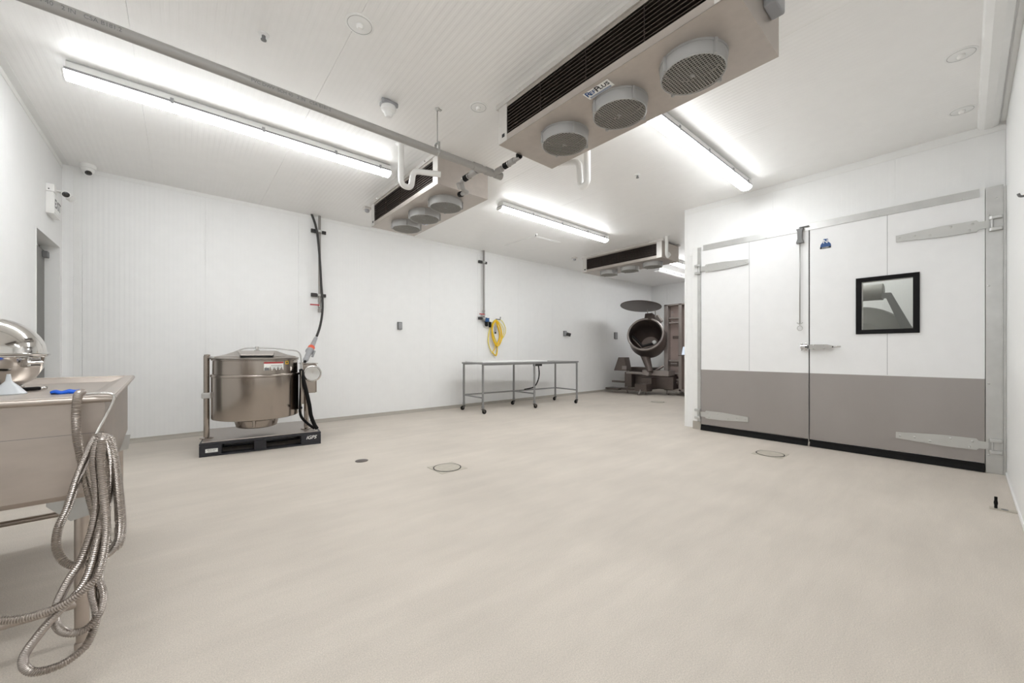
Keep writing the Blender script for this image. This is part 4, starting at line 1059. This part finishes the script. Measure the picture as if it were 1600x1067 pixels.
# tall column
ctop = mp(1040, 476, 9.9).z
m = MB().use('mach_pink').box((10.04, 4.1, .14), (10.9, 5.12, ctop - .03), .006); col = rb(m, 'column')
m = MB().use('mach_lt')
for y0, y1 in ((5.03, 5.14), (4.66, 4.74), (4.08, 4.16)): m.box((9.9, y0, .12), (10.06, y1, ctop), .006)
m.box((9.9, 4.08, ctop - .04), (10.06, 5.14, ctop), .006); m.box((9.9, 4.08, .12), (10.06, 5.14, .18), .006)
rb(m, 'column_frame', col)
col.location.y = .14
m = MB().use('mach_lt')
for z in (2.05, 1.93, .92, .58, .42): m.box((9.93, 4.75, z - .02), (10.04, 5.02, z + .02), .004)
for z in (2.2, 2.08, 1.95): m.cyl((9.96, 4.93, z), (9.94, 4.93, z), .03, 12)
rb(m, 'cross_bar', col)
for z0 in (.78, .28):
    m = MB().use('mach').box((9.96, 4.78, z0), (10.04, 4.99, z0 + .14), .006).use('mach_lt').box((9.93, 4.80, z0 + .05), (9.955, 4.97, z0 + .08), .004)
    rb(m, 'access_cover', col)
rb(MB().use('mach').box((9.95, 4.85, .43), (10.04, 5.0, .60), .006), 'access_cover', col)
MB_ = MB().use('dark')
for q in range(5): MB_.box((10.03, 4.80 + q * .035, 1.50), (10.042, 4.815 + q * .035, 1.58))
rb(MB_, 'vent_slot', col)
for x, y in ((9.97, 5.08), (9.97, 4.2), (10.8, 5.08), (10.8, 4.2)):
    rb(MB().use('mach_lt').cyl((x, y, .03), (x, y, .13), .025, 14).lathe([(.045, 0), (.045, .01), (.02, .03)], (x, y, 0), (0, 0, 1), 16), 'foot', col)
m = MB().use('mach').box((9.72, 4.40, 1.05), (9.92, 4.80, 1.07), .004)
sh = rb(m, 'tablet_shelf', col); sh.location.y = -.14
rb(MB().use('screen').box((-.02, -.15, 0), (0, .15, .22), .004, T=TR((9.82, 4.6, 1.075), ry=.35)), 'display', sh)
# drum: mouth centre, pointing toward the camera and slightly up
mc = at(1008, 522, 0, 9.35)
dax = Vector((-.84, -.30, .34)).normalized()      # opening direction
Rd = .44
m = MB().use('mach').lathe([(Rd - .02, .0), (Rd + .02, .0), (Rd + .03, -.03), (Rd + .02, -.06), (Rd + .02, -.1), (Rd + .05, -.4), (Rd, -.65), (Rd - .18, -.82), (0, -.86)], mc, dax, 56, caps=False)
dr = rb(m, 'drum', None)
m = MB().use('drum_in').lathe([(Rd - .02, .0), (Rd - .02, -.1), (Rd + .0, -.4), (Rd - .04, -.6), (Rd - .2, -.76), (0, -.78)], mc, dax, 56, caps=False)
rb(m, 'drum_lining', dr, 'dark inner wall')
m = MB().use('mach_lt').tube([mc + (math.cos(a) * dax.orthogonal().normalized() + math.sin(a) * dax.cross(dax.orthogonal().normalized())) * (Rd + .005) for a in [2 * PI * q / 64 for q in range(64)]], .027, 10, closed=True)
rb(m, 'mouth_ring', dr, 'pale rim of the drum mouth')
u_ = Vector((0, 0, 1)) - dax * dax.z; u_.normalize(); v_ = dax.cross(u_)     # in-plane up and side
hub = mc - dax * .62 - u_ * .05 - v_ * -.0
hubp = at(1022.5, 535, 0, 9.72)
rb(MB().use('label').lathe([(.06, -.02), (.06, .02), (.05, .03), (0, .032)], hubp, dax, 20), 'shaft_hub', dr, 'white round shaft hub')
m = MB().use('dark')
e1 = at(988, 525, 0, 9.5); e2 = at(1004, 541, 0, 9.55)
m.tube([e1, e1.lerp(e2, .5), e2, hubp + Vector((0, 0, -.02))], .035, 8)
m.use('mach').tube([e1 + Vector((0, 0, -.05)), e2 + Vector((0, 0, -.07)), hubp + Vector((0, 0, -.09))], .02, 8)
rb(m, 'mixing_arm', dr)
# lid disc hovering above
lc = at(1001, 478.5, 0, 9.4)
lax = Vector((.19, .03, 1)).normalized()
m = MB().use('mach').lathe([(.515, -.012), (.53, -.004), (.53, .006), (.50, .014), (.2, .05), (0, .055)], lc, lax, 56)
lid2 = rb(m, 'lid', None, 'thin round raised lid')
m = MB().use('mach').box((-.08, -.09, -.14), (.08, .12, .06), .01, T=TR(at(1016, 494, 0, 9.6), ry=.3)); rb(m, 'lid_bracket', lid2)
m = MB().use('mach_lt')
for px in (1011.5, 1023.5): m.tube([at(px, 484, 0, 9.55), at(px + 1, 496, 0, 9.58)], .012, 8)
m.box((-.05, -.08, -.12), (.05, .08, .10), .01, T=TR(at(1028, 499, 0, 9.75), rx=-.6)); rb(m, 'lid_arm', lid2)
# support leg under drum
m = MB().use('mach')
a_ = at(1006, 556, 0, 9.6); b_ = at(1016, 581, 0, 9.5)
m.tube([a_ + Vector((.05, 0, .05)), b_], lambda i: .13 if i == 0 else .07, 12)
m.tube([at(1036, 572, 0, 9.85), at(1018, 582, 0, 9.6)], .035, 10)
rb(m, 'drum_support')
m = MB().use('mach_lt')
m.tube([at(979, 582, 0, 9.55), at(1045, 586, 0, 9.8)], .042, 14); m.cyl(at(1012, 583, 0, 9.5) + Vector((-.04, 0, 0)), at(1012, 583, 0, 9.5) + Vector((.1, 0, 0)), .065, 16)
rb(m, 'tilt_shaft')
m = MB().use('mach_lt').box((9.6, 5.0, .52), (9.95, 5.75, .66), .008).use('mach').box((9.75, 4.95, .16), (10.2, 5.75, .50), .01).box((9.55, 5.45, .14), (9.95, 5.75, .46), .01)
rb(m, 'gear_housing')
m = MB().use('mach').box((9.9, 5.6, .50), (10.3, 6.35, .72), .01).box((9.75, 5.75, .20), (10.2, 6.3, .5), .01)
rb(m, 'base_beam')
# left wedge shaped guard and foot bars
w0 = at(968, 582, 0, 9.6)
m = MB().use('mach').prism([(w0.y + .12, .62), (w0.y - .03, 1.0), (w0.y - .22, 1.0), (w0.y - .30, .62)], 9.5, 9.75, 0)
rb(m, 'side_guard')
rb(MB().use('mach_lt').box((9.48, w0.y - .30, .66), (9.5, w0.y - .16, .76), .004), 'switch_plate')
yl = w0.y
m = MB().use('mach').box((9.55, yl - .42, .16), (9.75, yl - .2, .60), .01).box((9.5, yl - .22, .28), (9.6, yl + .20, .33), .01).box((9.25, yl - .20, .09), (9.6, yl + .24, .14), .012).box((9.35, yl - .95, .10), (9.5, yl - .2, .15), .01)
m.box((9.3, 5.45, .10), (9.6, 5.80, .3), .01)
rb(m, 'foot_frame')
for y in (yl - .28, 5.6): rb(MB().use('mach_lt').cyl((9.55, y, .02), (9.55, y, .18), .022, 12).lathe([(.04, 0), (.04, .01), (.02, .03)], (9.55, y, 0), (0, 0, 1), 14), 'levelling_foot')
rb(MB().use('mach_lt').tube([(9.3, 5.62, .14), (9.2, 5.62, .02)], .02, 10), 'pedal')

# ------------------------------------------------------------------ machine seen through the door window
WX = 7.6
def wp_(px, py, x=WX): return at(px, py, 0, x)
cm = empty('cold_room_tumbler', (7.9, wp_(1372, 520, 7.9).y, 0), 0, 'grey steel tumbler machine inside the cold room, seen through the door window', 'machine')
O2 = Vector(cm.location)
def rc(m, name): return m.build(name, parent=cm, T=Matrix.Translation(-O2))
a_ = wp_(1341, 459); b_ = wp_(1377, 456)
m = MB().use('cr1').cyl(a_ + Vector((0, .25, 0)), b_, .115, 30).lathe([(.118, 0), (.118, .02), (.09, .03)], b_, (b_ - a_), 30)
rc(m, 'motor')
dc = wp_(1340, 545); 
m = MB().use('cr1').lathe([(.60, .0), (.62, .05), (.62, .6), (.55, .7), (0, .72)], dc + Vector((-.0, 0, 0)), Vector((1, .0, 0)), 56, caps=False).lathe([(.60, 0), (.40, -.04), (.38, -.06), (0, -.07)], dc, (1, 0, 0), 56, caps=False)
rc(m, 'drum')
m = MB().use('cr2')
q0, q1, q2 = wp_(1378, 462, 7.5), wp_(1393, 461.5, 7.5), wp_(1424, 525, 7.5)
m.prism([(q0.y, q0.z - .035), (q0.y, q0.z + .035), (q1.y, q1.z + .035), (q2.y - .055, q2.z), (q2.y - .20, 0.02), (q2.y - .08, 0.02), (q2.y + .06, q2.z), (q1.y + .05, q1.z - .035)], 7.45, 7.52, 0)
rc(m, 'frame_arm')
m = MB().use('cr2').box((7.6, O2.y - .2, 0.02), (8.3, O2.y + .55, .75), .01).box((7.6, O2.y - .35, 0), (8.3, O2.y + .6, .05), .01)
rc(m, 'base')
